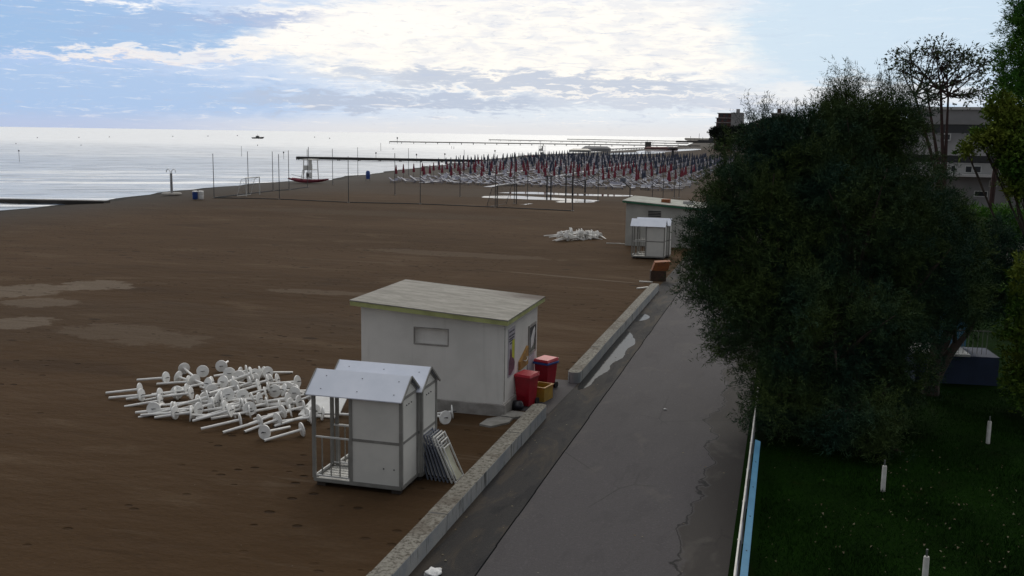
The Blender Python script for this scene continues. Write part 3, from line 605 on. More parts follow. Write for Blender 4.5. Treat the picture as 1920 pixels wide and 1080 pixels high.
# ------------------------------------------------------------------ folded sunbeds leaning on the cabin
def foldbed(i,last):
    o=empty('folded_sunbed',(-7.40+i*.098,20.02-.012*i,0),0,None,'sunbed','folded sunbeds leaning against the cabin')
    L=1.12; lean=.30+.02*i; W=.56
    def P(u,y,off=0.): return (-math.sin(lean)*u+off,y,math.cos(lean)*u)
    fr=MB()
    for y in (0,W): fr.bar(P(0,y),P(L,y),.028,.03)
    fr.bar(P(0.03,.014),P(.03,W-.014),.025); fr.bar(P(L-.02,.014),P(L-.02,W-.014),.025)
    fr.build('outer_frame','frame_white' if last else 'blue_frame',o)
    f2=MB()
    for y in (.06,W-.06): f2.bar(P(.1,y,.03),P(L-.12,y,.045),.02,.022)
    f2.bar(P(L-.13,.07,.045),P(L-.13,W-.07,.045),.022); f2.bar(P(L-.28,.07,.043),P(L-.28,W-.07,.043),.022)
    f2.build('inner_frame','frame_white',o)
    fb=MB(); n=6; rows=[]
    for k in range(n+1):
        u=.06+(L-.34)*k/n; sag=-.05*math.sin(PI*k/n); rows.append([P(u,.085,.02+sag),P(u,W-.085,.02+sag)])
    vs=[p for r in rows for p in r]; fb.add(vs,[(2*k,2*k+1,2*k+3,2*k+2) for k in range(n)])
    fb.build('fabric','beige_fabric' if last else 'bed_fabric',o)
    return o
lb=['innermost folded sunbed, directly against the cabin wall','second blue grey folded sunbed from the cabin wall','third blue grey folded sunbed from the cabin wall','fourth blue grey folded sunbed in the leaning stack','fifth blue grey folded sunbed in the leaning stack','blue grey folded sunbed just inside the two beige ones','beige folded sunbed second from the outside of the stack','outermost folded sunbed with sagging beige fabric facing the low wall']
for i in range(8): foldbed(i,i>=6)['label']=lb[i]

# ------------------------------------------------------------------ parasol ground stakes in heaps
def stake_proto():
    o=empty('parasol_stake',(0,0,0),0,'white parasol ground stake with round disc lying tangled in the near heap','parasol stake','white parasol stakes heaped on the sand')
    MB().tube([(0,0,0),(1.0,0,0)],.036,10).build('tube','plastic_white',o,smooth=True)
    d=MB(); d.tube([(-.02,0,0),(0,0,0),(.012,0,0),(.03,0,0)],[.185,.19,.19,.06],20); d.build('disc','plastic_white',o,smooth=True)
    s=MB(); s.tube([(-.12,0,0),(-.021,0,0)],.012,6); s.bar((-.024,-.06,0),(-.024,.06,0),.008,.014); s.build('spike','dark',o)
    MB().tube([(1.0005,0,0),(1.003,0,0)],.028,10).build('tube_mouth','dark',o)
    return o
proto=stake_proto(); first=[True]
def stake(x,y,z,ang,tilt,label=None,roll=0.):
    # disc at (x,y,z), tube runs towards azimuth ang and drops by tilt
    rot=(roll,tilt,ang)
    if first[0]: first[0]=False; proto.location=(x,y,z); proto.rotation_euler=rot; s=proto; 
    else: s=copy_tree(proto,(x,y,z),rot)
    if label: s['label']=label
    return s
def st_px(dx,dy,tx,ty,zd=.17,zt=.04,label=None):
    a=gr(dx,dy,zd); b=gr(tx,ty,zt); v=b-a; ang=math.atan2(v.y,v.x); stake(a.x,a.y,a.z,ang,math.atan2(zd-zt,1.),label)
# prominent ones read from the photo: disc centre, tube end
A=[(262,729,200,737),(265,740,222,747),(328,773,256,778),(288,766,300,764),(566,805,490,827),(496,810,570,790),(468,763,412,742),
(450,786,370,805),(487,789,412,812),(520,786,448,812),(430,766,354,790),(468,770,352,788),(300,738,223,748),(371,751,300,760),(345,690,388,720),(311,707,275,714),(334,705,400,725),
(415,686,436,668),(380,694,384,668),(430,698,445,676),(462,694,440,702),(478,700,450,690),(502,696,480,703),(448,705,452,684),(475,708,482,690),
(427,734,395,722),(408,747,330,756),(515,731,540,712),(505,712,470,722),(540,727,560,712),(552,735,585,728),(397,731,360,715),(350,729,320,740),(332,735,350,722),(358,735,300,745),
(570,762,540,775),(545,770,500,785),(605,775,640,781),(530,770,470,795),(583,782,520,792),(578,778,510,800),(540,745,480,755),(455,740,420,732),(486,745,440,752),(395,756,440,762),(372,765,330,770),(420,756,455,772),(500,755,450,770),(525,760,485,775),(560,752,520,760),(590,770,545,765),(390,715,430,728),(418,712,450,722),(365,712,410,730),(440,722,400,735)]
labs={0:'white stake whose tube points far left, upper of the leftmost pair',1:'white stake lying lower of the leftmost pair with its disc toward the heap',2:'white stake with wide disc facing forward at the front left of the heap',4:'white stake with its tube end nearest the camera at the heap front',5:'white stake with a flat facing disc at the front right corner of the heap',14:'white stake whose disc stands high at the back left of the heap',22:'white stake with its disc standing apart at the back right of the heap'}
for i,(dx,dy,tx,ty) in enumerate(A):
    inner=math.exp(-(((dx-440)/110)**2+((dy-735)/45)**2)); z=.17+.30*inner*random.random()
    st_px(dx,dy+z*20-3,tx,ty,z,.04+.25*inner*random.random(),labs.get(i))
for k in range(42):
    a=random.uniform(0,2*PI); r=math.sqrt(random.random()); px=445+150*r*math.cos(a); py=742+42*r*math.sin(a)-10*math.cos(a)
    p=gr(px,py+8); inner=1-r; z=.16+.55*inner*random.random()*(1.3 if py<742 else .8)
    stake(p.x,p.y,z,PI+random.gauss(.42,.32)+(0 if random.random()<.93 else PI),random.uniform(.08,.2)+.22*inner,roll=0)
# two loose ones behind the cabin on the right
for (a,b,l) in (((848,772),(812,780),'loose white stake with upright disc right of the cabins by the hut plinth'),((835,783),(790,772),'loose white stake beside the leaning sunbeds, without its disc in view')): st_px(*a,*b,.17,.05,l)
# far heap: small joined meshes
m2=MB(); m2.tube([(0,0,0),(1.05,0,0)],.04,6); m2.tube([(-.015,0,0),(.02,0,0)],.215,12)
far0=m2.build('parasol_stake','plastic_white'); tag(far0,'white parasol stake in the small far heap near the green trimmed hut','parasol stake','white parasol stakes heaped near the far hut')
p0=gr(1045,452); p1=gr(1118,446)
for k in range(56):
    t=random.random(); p=p0.lerp(p1,t); q=(p.x+.2+random.gauss(0,.12),p.y+random.uniform(-.9,.9)+.3*t,random.uniform(.17,.80)*(.5+.5*math.sin(PI*min(1,t+.25))))
    ang=PI+random.gauss(.35,.35) if random.random()<.8 else random.uniform(-1,1)
    s=far0 if k==0 else far0.copy()
    if k: col.objects.link(s)
    s.location=q; s.rotation_euler=(0,random.uniform(.08,.3),ang)

# ------------------------------------------------------------------ right hand fence with pale blue board
o=empty('path_fence',(-.45,9,0),0,'long low fence with white rail and pale blue board along the lawn','fence')
mb=MB(); mb.box(-.016,.016,0,19.5,.86,.89,.006); mb.build('top_rail','white_paint',o)
for k in range(11): MB().box(-.03,.03,k*1.9,k*1.9+.06,0,.86).build('post','frame_grey',o)
MB().add([(.08,0,.80),(.20,0,.76),(.20,13.7,.76),(.08,13.7,.80),(.08,0,.83),(.20,0,.79),(.20,13.7,.79),(.08,13.7,.83)],[(3,2,1,0),(4,5,6,7),(0,1,5,4),(1,2,6,5),(2,3,7,6),(3,0,4,7)]).build('board','pale_blue',o)
for k in range(8): MB().lathe([(.016,0),(.012,.012)],6,(.14,.9+k*1.6,.808)).build('bolt','dark',o)
MB().box(-.012,.012,.0,19.5,.1,.5).build('lower_panel','blue_frame',o)
# lawn posts
def lpost(loc,label):
    o=empty('lawn_post',loc,0,label,'post','short white posts on the lawn')
    MB().lathe([(.052,0),(.05,.58),(.044,.6)],12).build('post_body','white_paint',o,smooth=True); MB().lathe([(.018,.6),(.018,.73)],8).build('metal_tip','steel',o); return o
lpost((2.43,22.38,0),'short white post standing between the other two on the lawn'); lpost((5.37,26.96,0),'short white post farthest from the camera on the lawn'); lpost((2.69,17.5,0),'short white post nearest the camera, cut by the picture bottom')
# blue platform under the trees
o=empty('blue_platform',(5.85,34.3,0),.1,'dark blue walled platform with pale ledge and railing under the trees','platform')
MB().box(-1.6,.9,-.75,.75,0,.93).build('wall','blue_wall',o); MB().box(-1.7,.0,-.85,.85,.93,1.0).build('ledge','frame_white',o)
r=MB(); r.bar((-1.6,-.7,1.75),(.6,-.7,1.75),.03)
for k in range(16): r.bar((-1.6+k*.14,-.7,1.0),(-1.6+k*.14,-.7,1.74),.014)
r.build('railing','frame_grey',o); MB().box(-.75,.2,.5,.56,1.0,2.1).build('back_panel','pale_blue',o)

# ------------------------------------------------------------------ far hut with green trim
o=empty('green_trim_hut',(-8,72.4,0),0,'grey hut with green roof edge and louvre vent, half behind the tree','hut')
h0,h1=3.02,2.62; X0,X1,Y0,Y1=-2.88,3.0,-2.7,2.7
MB().add([(X0,Y0,0),(X1,Y0,0),(X1,Y1,0),(X0,Y1,0),(X0,Y0,h0),(X1,Y0,h1),(X1,Y1,h1),(X0,Y1,h0)],[(0,1,5,4),(1,2,6,5),(2,3,7,6),(3,0,4,7)]).build('wall','hut2_wall',o)
a,b_=.25,.25
def rz2(x,d): return h0+(h1-h0)*(x-X0)/(X1-X0)+d
v=[(x,y,rz2(x,.14)) for x,y in ((X0-a,Y0-a),(X1+a,Y0-a),(X1+a,Y1+a),(X0-a,Y1+a))]; v2=[(x,y,z+.05) for x,y,z in v]
r=MB().add(v+v2,[(3,2,1,0),(4,5,6,7),(0,1,5,4),(1,2,6,5),(2,3,7,6),(3,0,4,7)]).build('roof','hut2_roof',o)
v=[(x,y,rz2(x,.03)) for x,y in ((X0-a+.01,Y0-a+.01),(X1+a-.01,Y0-a+.01),(X1+a-.01,Y1+a-.01),(X0-a+.01,Y1+a-.01))]; v2=[(x,y,z+.108) for x,y,z in v]
MB().add(v+v2,[(3,2,1,0),(0,1,5,4),(1,2,6,5),(2,3,7,6),(3,0,4,7)]).build('fascia','green_trim',r)
MB().box(-.6,.0,-1.2,-.5,rz2(-.3,.15),rz2(-.3,.42)).build('roof_hatch','terracotta',r); MB().box(.9,1.6,-.6,.2,rz2(1.2,.15),rz2(1.2,.4)).build('roof_hatch','concrete_pale',r)
for k in range(4): MB().box(-1.3,-.4,Y0-.03,Y0-.003,2.12+k*.11,2.19+k*.11).build('louvre_slat','dark',o)
# orange and brown boxes at the wall end
p=gr(1232,527)
o=empty('orange_planter',(p.x,p.y+.3,0),.2,'orange topped rusty brown planter box at the far end of the low wall','planter')
MB().box(-.42,.42,-.3,.3,0,.55,.03).build('base_box','brown_rust',o)
MB().add([(-.35,-.3,.56),(.5,-.3,.56),(.5,.35,.56),(-.35,.35,.56),(-.2,-.38,1.02),(.62,-.38,1.08),(.62,.4,1.08),(-.2,.4,1.02)],[(3,2,1,0),(0,1,5,4),(1,2,6,5),(2,3,7,6),(3,0,4,7),(4,5,6,7)]).build('tray','terracotta',o)
tag(MB().box(-.35,.35,-.05,.05,0,.05).build('timber_offcut','white_paint',loc=gr(1211,529),rz=.05),'pale timber offcut lying flat on the sand by the orange planter','plank','pale planks by the planter')
tag(MB().box(-.5,.5,-.05,.05,0,.05).build('timber_offcut','white_paint',loc=gr(1208,540),rz=.9),'pale timber offcut lying aslant beside the low wall end','plank','pale planks by the planter')
tag(MB().tube([(-.9,0,0.04),(0,.1,.05),(.9,-.1,.04)],.035,6).build('driftwood','white_paint',loc=gr(1160,458)),'pale driftwood pole on the sand left of the far cabins','driftwood')

# ------------------------------------------------------------------ playing field posts, ropes and goals
posts=[(401.5,371,288),(524,374,289),(653.5,380,293),(788,383,297),(928.5,389,300),(1073.5,396,309),(466,363,284),(512,358,284),(542,356,282),(577,351,280),(624,346,279),(671,331,276),(740.5,366,287),(766,328,278),(862.5,369,291),(964,382,285),(989,368,300),(1121,378,302),(1223,372,300),(1243,374,303),(1264,372,300),(1273,371,299),(870,330,281)]
def zat(px,py,p): return at(px,py,p.y).z
pp=[]
for i,(x,yb,yt) in enumerate(posts):
    p=gr(x,yb); h=zat(x,yt,p); pp.append((p,h))
    o=empty('field_post',p,0,['tall thin dark post on the front line of the fenced playing field','tall thin dark post on the sea side of the playing field','tall thin dark post on the back part of the playing field'][0 if i<6 else 1 if i<12 else 2],'post','tall thin posts round the playing field')
    MB().tube([(0,0,0),(0,0,h)],[.045,.035],6).build('pole','pole_dark',o); MB().lathe([(.16,0),(.16,.07)],8).build('footing','plinth',o)
def border(ids,label):
    mb=MB()
    for a,b in zip(ids[:-1],ids[1:]):
        A_,B_=pp[a][0],pp[b][0]; mb.bar((A_.x,A_.y,.03),(B_.x,B_.y,.03),.05,.12)
    tag(mb.build('ground_border','pole_dark'),label,'border','ground borders of the playing field')
border([0,1,2,3,4,5],'dark ground border along the front of the playing field')
border([0,7,8,9],'dark ground border along the sea side of the playing field')
mb=MB(); a=gr(577,351); b=gr(640,345); c3=gr(800,344.5); d4=gr(1170,352)
def goal(pl,pr,h,label,m='frame_white',depth=1.2):
    pl=Vector(pl); pr=Vector(pr); d=(pr-pl); n=Vector((-d.y,d.x,0)).normalized()*depth
    o=empty('football_goal',pl,0,label,'goal','football goals on the beach')
    q=MB(); q.tube([(0,0,0),(0,0,h),tuple(d+Vector((0,0,h))),tuple(d)],.06,8); q.build('goal_frame',m,o)
    q=MB(); q.tube([(0,0,h),tuple(n*.5+Vector((0,0,h*.9))),tuple(n)],.03,6); q.tube([tuple(d+Vector((0,0,h))),tuple(d+n*.5+Vector((0,0,h*.9))),tuple(d+n)],.03,6); q.tube([tuple(n),tuple(d+n)],.03,6); q.build('back_stay',m,o)
    q=MB(); L=d.length; k=int(L/.35)
    for i in range(k+1):
        s=d*(i/k); q.tube([tuple(s+Vector((0,0,h))),tuple(s+n*.5+Vector((0,0,h*.88))),tuple(s+n+Vector((0,0,.03)))],.006,4)
    for j in range(1,7):
        z=h*(1-j/7); q.tube([tuple(n*(j/7)+Vector((0,0,z))),tuple(d+n*(j/7)+Vector((0,0,z)))],.006,4)
    q.build('net','net',o)
goal(gr(462,368),gr(487,365),2.15,'white football goal near the sea at the left end of the playing field')
goal(gr(932,389),gr(968,383),2.3,'dark football goal at the right end of the playing field','pole_dark')
# dark frames behind the field
def frame(px,py,w,h,label,tilt=0):
    p=gr(px,py); o=empty('exercise_frame',p,0,label,'frame','dark exercise frames beside the puddles')
    for s in (-1,1): MB().bar((s*w/2,0,0),(s*w/2+tilt,0,h),.16).build('upright','pole_dark',o)
    MB().bar((-w/2+tilt-.3,0,h+.06),(w/2+tilt+.3,0,h+.06),.12).build('crossbar','pole_dark',o)
    MB().box(-w/2,w/2,-.05,.05,h*.78,h*.84).build('seat_bar','frame_white',o)
frame(1067,368,.85,2.4,'dark exercise frame with two close uprights standing in the far puddle')
frame(1029,371,.5,2.6,'narrow dark exercise frame left of the double frame in the puddle')
p=gr(1097,361); o=empty('forked_post',p,0,'dark forked post holding a ring, behind the far puddles','post')
MB().bar((0,0,0),(0,0,1.6),.2).build('post_body','pole_dark',o); MB().tube([(-1.4,0,1.3),(-.6,0,1.5),(0,0,1.7),(.9,0,2.0),(1.4,0,2.6)],.06,6).build('arm','pole_dark',o)
MB().tube([(1.5*math.cos(t)-1.5,0,2.9+.8*math.sin(t)) for t in np.linspace(PI,2*PI,9)],.05,6).build('hanging_ring','pole_dark',o)
p=gr(1181,371); o=empty('leaning_lamp',p,0,'dark bent post leaning left above the green trimmed hut','post')
MB().tube([(0,0,0),(0,0,1.3),(-.9,0,2.0)],.08,6).build('post_body','pole_dark',o); MB().box(-1.3,-.6,-.1,.1,2.0,2.5,.02).build('lamp_box','blue_frame',o)

# ------------------------------------------------------------------ shore furniture
p=gr(322,363); o=empty('beach_shower',p,0,'beach shower column with two curved arms on a round pad by the waterline','shower')
MB().lathe([(1.2,0),(1.1,.1)],18).build('pad','plinth',o); MB().lathe([(.16,.1),(.14,2.45)],10).build('column','steel',o)
for s in (-1,1): MB().tube([(s*.08,0,2.4),(s*.12,0,2.75),(s*.35,0,2.95),(s*.58,0,2.85),(s*.66,0,2.55)],.035,6).build('shower_arm','steel',o)
for (px,m_,l) in ((366,'blue_plastic','blue barrel bin, left of the two on the sand by the shower'),(377,'plastic_white','pale barrel bin, right of the two on the sand by the shower')):
    p=gr(px,373.5); o=empty('barrel_bin',p,0,l,'barrel','barrel bins near the shower'); MB().lathe([(.26,0),(.29,.05),(.30,.4),(.28,.42),(.30,.45),(.29,.82)],14).build('barrel',m_,o,smooth=True); MB().lathe([(.31,.82),(.31,.9),(.2,.93)],14).build('lid','plastic_white',o)
p=gr(690,339); o=empty('bag_stand',p,0,'blue sack on a stand alone on the sand near the water','bin'); MB().lathe([(.3,.3),(.36,.8),(.34,1.4),(.2,1.6)],10).build('sack','blue_plastic',o,smooth=True)
for s in (-1,1): MB().bar((s*.35,0,0),(s*.2,0,1.3),.06).build('leg','pole_dark',o)
def lgtower(p,label,s=1.):
    o=empty('lifeguard_tower',p,-.2,label,'lifeguard tower','white lifeguard towers'); h=3.3*s; w=.85*s
    for x in (-w,w):
        for y in (-w,w): MB().bar((x,y,0),(x*.9,y*.9,h-.1),.1).build('leg','frame_white',o)
    MB().box(-w,w,-w,w,1.55*s,1.65*s).build('platform','frame_white',o); MB().box(-w,w,-w-.03,-w,1.65*s,2.3*s).build('front_panel','white_panel',o)
    MB().box(-w-.15,w+.15,-w-.15,w+.15,h-.1,h).build('roof','white_panel',o); MB().box(w*.35,w,-w-.02,-w+.02,2.3*s,h-.1).build('side_panel','white_panel',o)
    MB().box(-.2*s,.15*s,-.25,.25,1.66*s,2.5*s,.05).build('chair','frame_grey',o)
    lp=MB().box(-w*.3,w,-w-.04,-w-.01,.25,1.2*s).build('sign_panel','plastic_white',o); MB().add([(w*.1+.3*math.cos(t),-w-.045,.75*s+.3*math.sin(t)) for t in np.linspace(0,2*PI,12,False)],[tuple(range(12))]).build('lifebuoy','dark',lp)
    ld=MB(); ld.bar((-w-.5,-w,0),(-w-.05,-w,1.6*s),.05); ld.bar((-w-.5,-w+.5,0),(-w-.05,-w+.5,1.6*s),.05)
    for k in range(5): z=.3*s*(k+1); x=-w-.5+.45*z/(1.6*s); ld.bar((x,-w,z),(x,-w+.5,z),.04)
    ld.build('ladder','frame_grey',o)
    MB().tube([(-w-.25,w,0),(-w-.25,w,5.2*s)],.05,6).build('mast','pole_dark',o)
p=gr(583,337); lgtower(p,'white lifeguard tower at the waterline behind the red boat')
p=gr(1016,291.5,-.1); lgtower(p,'far lifeguard tower beyond the umbrella field',1.1)
def pattino(p,rz,label,s=1.):
    o=empty('rowing_raft',p,rz,label,'boat','red rescue rowing boats')
    for y in (-.6,.6):
        mb=MB(); n=11; 
        pts=[((i/(n-1)-.5)*6.2*s,y*s,.28+.35*abs(i/(n-1)-.5)**2*4) for i in range(n)]; mb.tube(pts,[.02+.24*math.sin(PI*min(max(i/(n-1),.03),.97))**.5 for i in range(n)],8); mb.build('hull','umb_red',o,smooth=True)
    MB().box(-.9,-.5,-.8,.8,.5,.56).build('bench','dark_wood',o); MB().box(.5,.9,-.8,.8,.5,.56).build('bench','dark_wood',o)
    for y in (-1,1): MB().tube([(.2,y*.5,.7),(-1.6,y*2.1,1.3)],.03,6).build('oar','dark_wood',o)
pattino(gr(578,343),-.05,'red double hulled rescue boat drawn up before the lifeguard tower')
pattino(gr(1000,295),.1,'far red rescue boat drawn up beyond the umbrella field')

# ------------------------------------------------------------------ groynes and piers
def pier(a,b,z,w,th,step,label,rail=False,piled=True):
    a=Vector((a[0],a[1],0)); b=Vector((b[0],b[1],0)); d=b-a; L=d.length; o=empty('pier',(a.x,a.y,0),math.atan2(d.y,d.x),label,'pier','dark timber piers running into the sea')
    MB().box(0,L,-w/2,w/2,z,z+th).build('deck','pier_wood',o)
    if piled:
        k=0; pm=MB().tube([(0,0,-2),(0,0,z)],.14,6).build('piling','pier_wood',o); pm.location=(.2,-w/2+.1,0); n_=1
        while k<L and n_<96: 
            for y in (-w/2+.1,w/2-.1):
                if k==0 and y<0: continue
                c=pm.copy(); col.objects.link(c); c.parent=o; c.location=(k+.2,y,0); n_+=1
            k+=step
    return o
a=gr(557,297,-.1); b=gr(905,303,-.1); pier(a,b,-.3,2.2,.75,6,'near dark timber groyne reaching into the sea behind the lifeguard tower')
a=gr(730,268); b=gr(1312,276); pier(a,b,.6,2.5,.7,9,'long dark pier carrying a beacon at its seaward end')
a=gr(918,264); b=gr(1290,271.5); pier(a,b,.8,3,.8,14,'second long pier, beyond the one carrying the beacon')
a=gr(1065,262.5); b=gr(1330,267.5); pier(a,b,.8,5,1.0,20,'farthest dark pier low on the horizon')
pier((-95,85.5),(-70.5,91.0),-.42,1.5,.38,4,'dark groyne at the left edge of the picture beside the shore pool',piled=False)
pier(gr(1120,281.5),gr(1260,276),.0,2,.5,8,'short dark groyne just past the umbrella field')
def marker(px,yb,yt,top,label,zb=-.5,m='pole_dark'):
    p=gr(px,yb,zb); h=zat(px,yt,p); k=p.y/1850
    o=empty('marker_pole',p,0,label,'pole','marker poles standing in the sea'); MB().tube([(0,0,-1),(0,0,h-p.z)],max(.04,.35*k),6).build('pole',m,o)
    if top: MB().lathe([(.1*k,h-p.z-4*k*1),(1.3*k,h-p.z-3.2*k),(1.5*k,h-p.z-1*k),(.2*k,h-p.z)],8).build('top_mark','dark',o)
marker(36.5,303,281,True,'thin pole with round dark top standing in the sea far left'); marker(453,293,274,False,'thin grey pole in the sea left of the lifeguard tower'); marker(532,298,284,True,'short pole with square dark head in the sea near the tower')
marker(714,283,268,False,'thin pole in the sea below the beacon pier'); marker(745,267,257,True,'dark beacon at the seaward end of the long pier',1.)
marker(705,298,285,True,'pole with furled dark flag in the shallow water, leftmost of its kind',m='pole_dark'); marker(781,303,288,True,'pole with furled dark flag beside the near groyne'); marker(834,301,287,True,'pole with furled dark flag farther along the near groyne'); marker(928,292,281,True,'pole with furled dark flag above the umbrella field',0)
marker(847,279,274,False,'first of two short stakes standing in the sea below the long pier'); marker(851,279.5,275,False,'second of two short stakes in the sea below the long pier'); marker(1115,276,266,False,'short pole on the second pier'); marker(1213,275,262,False,'pole rising from a dark block on the long pier',0)
tag(MB().box(-2,2,-1.5,1.5,0,4).build('pier_box','pier_wood',loc=gr(1215,276.5)),'dark square block standing on the long pier near shore','block')
bu=None
for i,(px,py) in enumerate([(70,259),(148,258.5),(205,257.5),(152,273),(324,256.5),(390,256),(445,255),(483,273),(590,258),(618,260),(30,270),(737,280)]):
    p=gr(px,py,-.5); 
    if bu is None:
        bu=MB().lathe([(.2,0),(.9,.3),(1.,.9),(.6,1.4),(.15,2.)],8).build('buoy','dark',loc=p); tag(bu,'small dark buoy floating on the bright sea','buoy','buoys dotted over the sea'); s=bu
    else: s=bu.copy(); col.objects.link(s); s.location=p
    k=p.y/1850*1.1; s.scale=(k,k,k)
p=gr(483,260,-.5); o=empty('fishing_boat',p,.1,'dark low boat anchored on the bright sea','boat')
MB().add([(-7,0,1.4),(-6,-1.6,1.2),(5,-1.8,1.3),(7.5,0,2.0),(5,1.8,1.3),(-6,1.6,1.2),(-5.5,0,-.3),(-5,-1,-.3),(4,-1,-.3),(5.5,0,-.3),(4,1,-.3),(-5,1,-.3)],[(5,4,3,2,1,0)[::-1],(0,1,7,6),(1,2,8,7),(2,3,9,8),(3,4,10,9),(4,5,11,10),(5,0,6,11),(6,7,8,9,10,11)]).build('hull','dark',o)
MB().box(-1.5,1.5,-1,1,1.2,2.9,.1).build('cabin','pole_dark',o); MB().tube([(0,0,2.9),(0,0,4.6)],.1,6).build('mast','pole_dark',o)
tag(MB().box(-12,12,-3,3,0,5,.5).build('cargo_ship','pole_dark',loc=(-4900,5300,-.5)),'tiny ship on the horizon at far left','ship')

# ------------------------------------------------------------------ umbrella and sunbed field
def umb(kind):
    m_=('umb_red','umb_blue')[kind]; o=empty('beach_umbrella',(0,0,0),0,['closed red beach umbrella in the near rows of the umbrella field','closed dark blue beach umbrella in the rows behind the red ones'][kind],'umbrella',['closed red umbrellas on the beach','closed blue umbrellas on the beach'][kind])
    MB().tube([(0,0,0),(0,0,2.5)],.03,5).build('pole','pole_dark',o)
    c=MB(); n=10; prof=[(.24,.95),(.22,1.3),(.13,1.9),(.09,2.3),(.03,2.45)]
    base=len(c.v)
    for r,z in prof:
        for k in range(n): t=2*PI*k/n; q=r*(1 if k%2 else .72); c.v.append((q*math.cos(t),q*math.sin(t),z))
    for i in range(len(prof)-1):
        for k in range(n): q=i*n; k2=(k+1)%n; c.f.append((q+k,q+k2,q+n+k2,q+n+k))
    c.f.append(tuple(range(n))[::-1]); c.build('canopy',m_,o); return o
U=[umb(0),umb(1)]; used=[0,0]
cells=[]
for r in range(46):
    Y=153+r*4.5
    for cidx in range(13):
        X=-17.5-cidx*5.0-(r%2)*.3
        if X<max(shore(Y)+8,-63 if Y<200 else -999): continue
        cells.append((Y,X,r,cidx))
cells.sort(); nearb=cells[:300]; farb=cells[300:]
for (Y,X,r,ci) in nearb:
    kind=0 if r<11 else (1 if r>14 else int(random.random()<.6))
    if r<11 and random.random()<.12: kind=1
    if random.random()<.06: continue
    loc=(X+random.uniform(-.25,.25),Y+random.uniform(-.3,.3),0); rot=(random.uniform(-.02,.02),random.uniform(-.02,.02),random.random())
    if not used[kind]: used[kind]=1; U[kind].location=loc; U[kind].rotation_euler=rot
    else: copy_tree(U[kind],loc,rot)
fb=MB()
for (Y,X,r,ci) in farb:
    for dx in (0,):
        x=X+dx+random.uniform(-.3,.3); y=Y+random.uniform(-.3,.3); fb.tube([(x,y,0),(x,y,.9)],.03,4,False); fb.lathe([(.24,.9),(.2,1.4),(.1,2.1),(.03,2.45)],6,(x,y,0))
tag(fb.build('far_umbrellas','umb_blue'),'mass of closed blue umbrellas in the farthest rows of the field','umbrellas',kind='stuff')
def bed_mesh(m_):
    mb=MB(); mb.box(-.32,.32,-.95,.45,.30,.36); mb.add([(-.32,.45,.30),(.32,.45,.30),(.32,.98,.62),(-.32,.98,.62),(-.32,.45,.36),(.32,.45,.36),(.32,.95,.68),(-.32,.95,.68)],[(3,2,1,0),(4,5,6,7),(0,1,5,4),(1,2,6,5),(2,3,7,6),(3,0,4,7)])
    for x in (-.28,.28):
        for y in (-.85,.6): mb.bar((x,y,0),(x,y,.31),.05)
    return mb
beds=[bed_mesh(0).build('sun_lounger',m_) for m_ in ('bed_fabric','bed_white')]
tag(beds[0],'blue grey sun lounger in the rows beside the closed umbrellas','sun lounger','sun loungers in the umbrella field'); tag(beds[1],'white sun lounger in the rows beside the closed umbrellas','sun lounger','sun loungers in the umbrella field')
bused=[0,0]; bl=[]
for r in range(-2,46):
    Y=153+r*4.5
    for ci in range(13):
        X=-17.5-ci*5.0
        if X<max(shore(Y)+9,-60 if Y<200 else -999): continue
        for dx,dy in ((-1.1,-.6),(1.1,-.6),(-2.1,1.4),(2.2,1.2)) if r<4 else ((-1.1,-.6),(1.1,-.6)): bl.append((Y+dy,X+dx))
bl.sort(); fbm=MB()
for i,(Y,X) in enumerate(bl):
    k=int(random.random()<.35); a=(PI/2 if i%5 else 0)+random.uniform(-.06,.06); loc=(X+random.uniform(-.3,.3),Y+random.uniform(-.4,.4),0)
    if i<300:
        if not bused[k]: bused[k]=1; s=beds[k]
        else: s=beds[k].copy(); col.objects.link(s)
        s.location=loc; s.rotation_euler=(0,0,a)
    else:
        t=bed_mesh(0); ca,sa=math.cos(a),math.sin(a); fbm.add([(loc[0]+x*ca-y*sa,loc[1]+x*sa+y*ca,z) for x,y,z in t.v],t.f)
tag(fbm.build('far_loungers','bed_fabric'),'mass of sun loungers between the farther umbrella rows','sun loungers',kind='stuff')
# pale boardwalks between the rows
for i,(xx,ya,yb) in enumerate(((-42.3,139,352),(-54.8,145,352))):
    tag(MB().box(-.6,.6,0,yb-ya,.0,.05).build('boardwalk','bed_white',loc=(xx,ya,0)),['pale boardwalk running down the middle of the umbrella field','pale boardwalk running between umbrellas on the sea side'][i],'boardwalk','boardwalks in the umbrella field')
# far beach: pavilion mounds and cabins beyond
for i,(px,py,ww,hh,m_,l) in enumerate(((1118,284,14,2.6,'concrete_far','long grey beach pavilion low on the far shore'),(1088,285,10,1.6,'frame_grey','grey hulled boats covered beside the far pavilion'),(1240,280,20,1.5,'tower_brick','low red brown stall roofs on the far beach'))):
    p=gr(px,py); mb=MB(); mb.add([(-ww/2,-2,0),(ww/2,-2,0),(ww/2,2,0),(-ww/2,2,0),(-ww/2,-2,hh*.6),(ww/2,-2,hh*.6),(ww/2,2,hh*.6),(-ww/2,2,hh*.6),(-ww/2+1.5,0,hh),(ww/2-1.5,0,hh)],[(0,1,5,4),(1,2,6,5),(2,3,7,6),(3,0,4,7),(4,5,9,8),(5,6,9),(6,7,8,9),(7,4,8)])
    tag(mb.build('beach_pavilion',m_,loc=p),l,'pavilion')
o=empty('umbrella_kiosk',gr(1261,300),0,'dark broad topped shelter standing among the farthest blue umbrellas','shelter'); MB().tube([(0,0,0),(0,0,3.4)],.35,8).build('post','pole_dark',o); MB().lathe([(.4,3.2),(1.8,3.9),(1.7,4.2)],10).build('canopy','pole_dark',o)

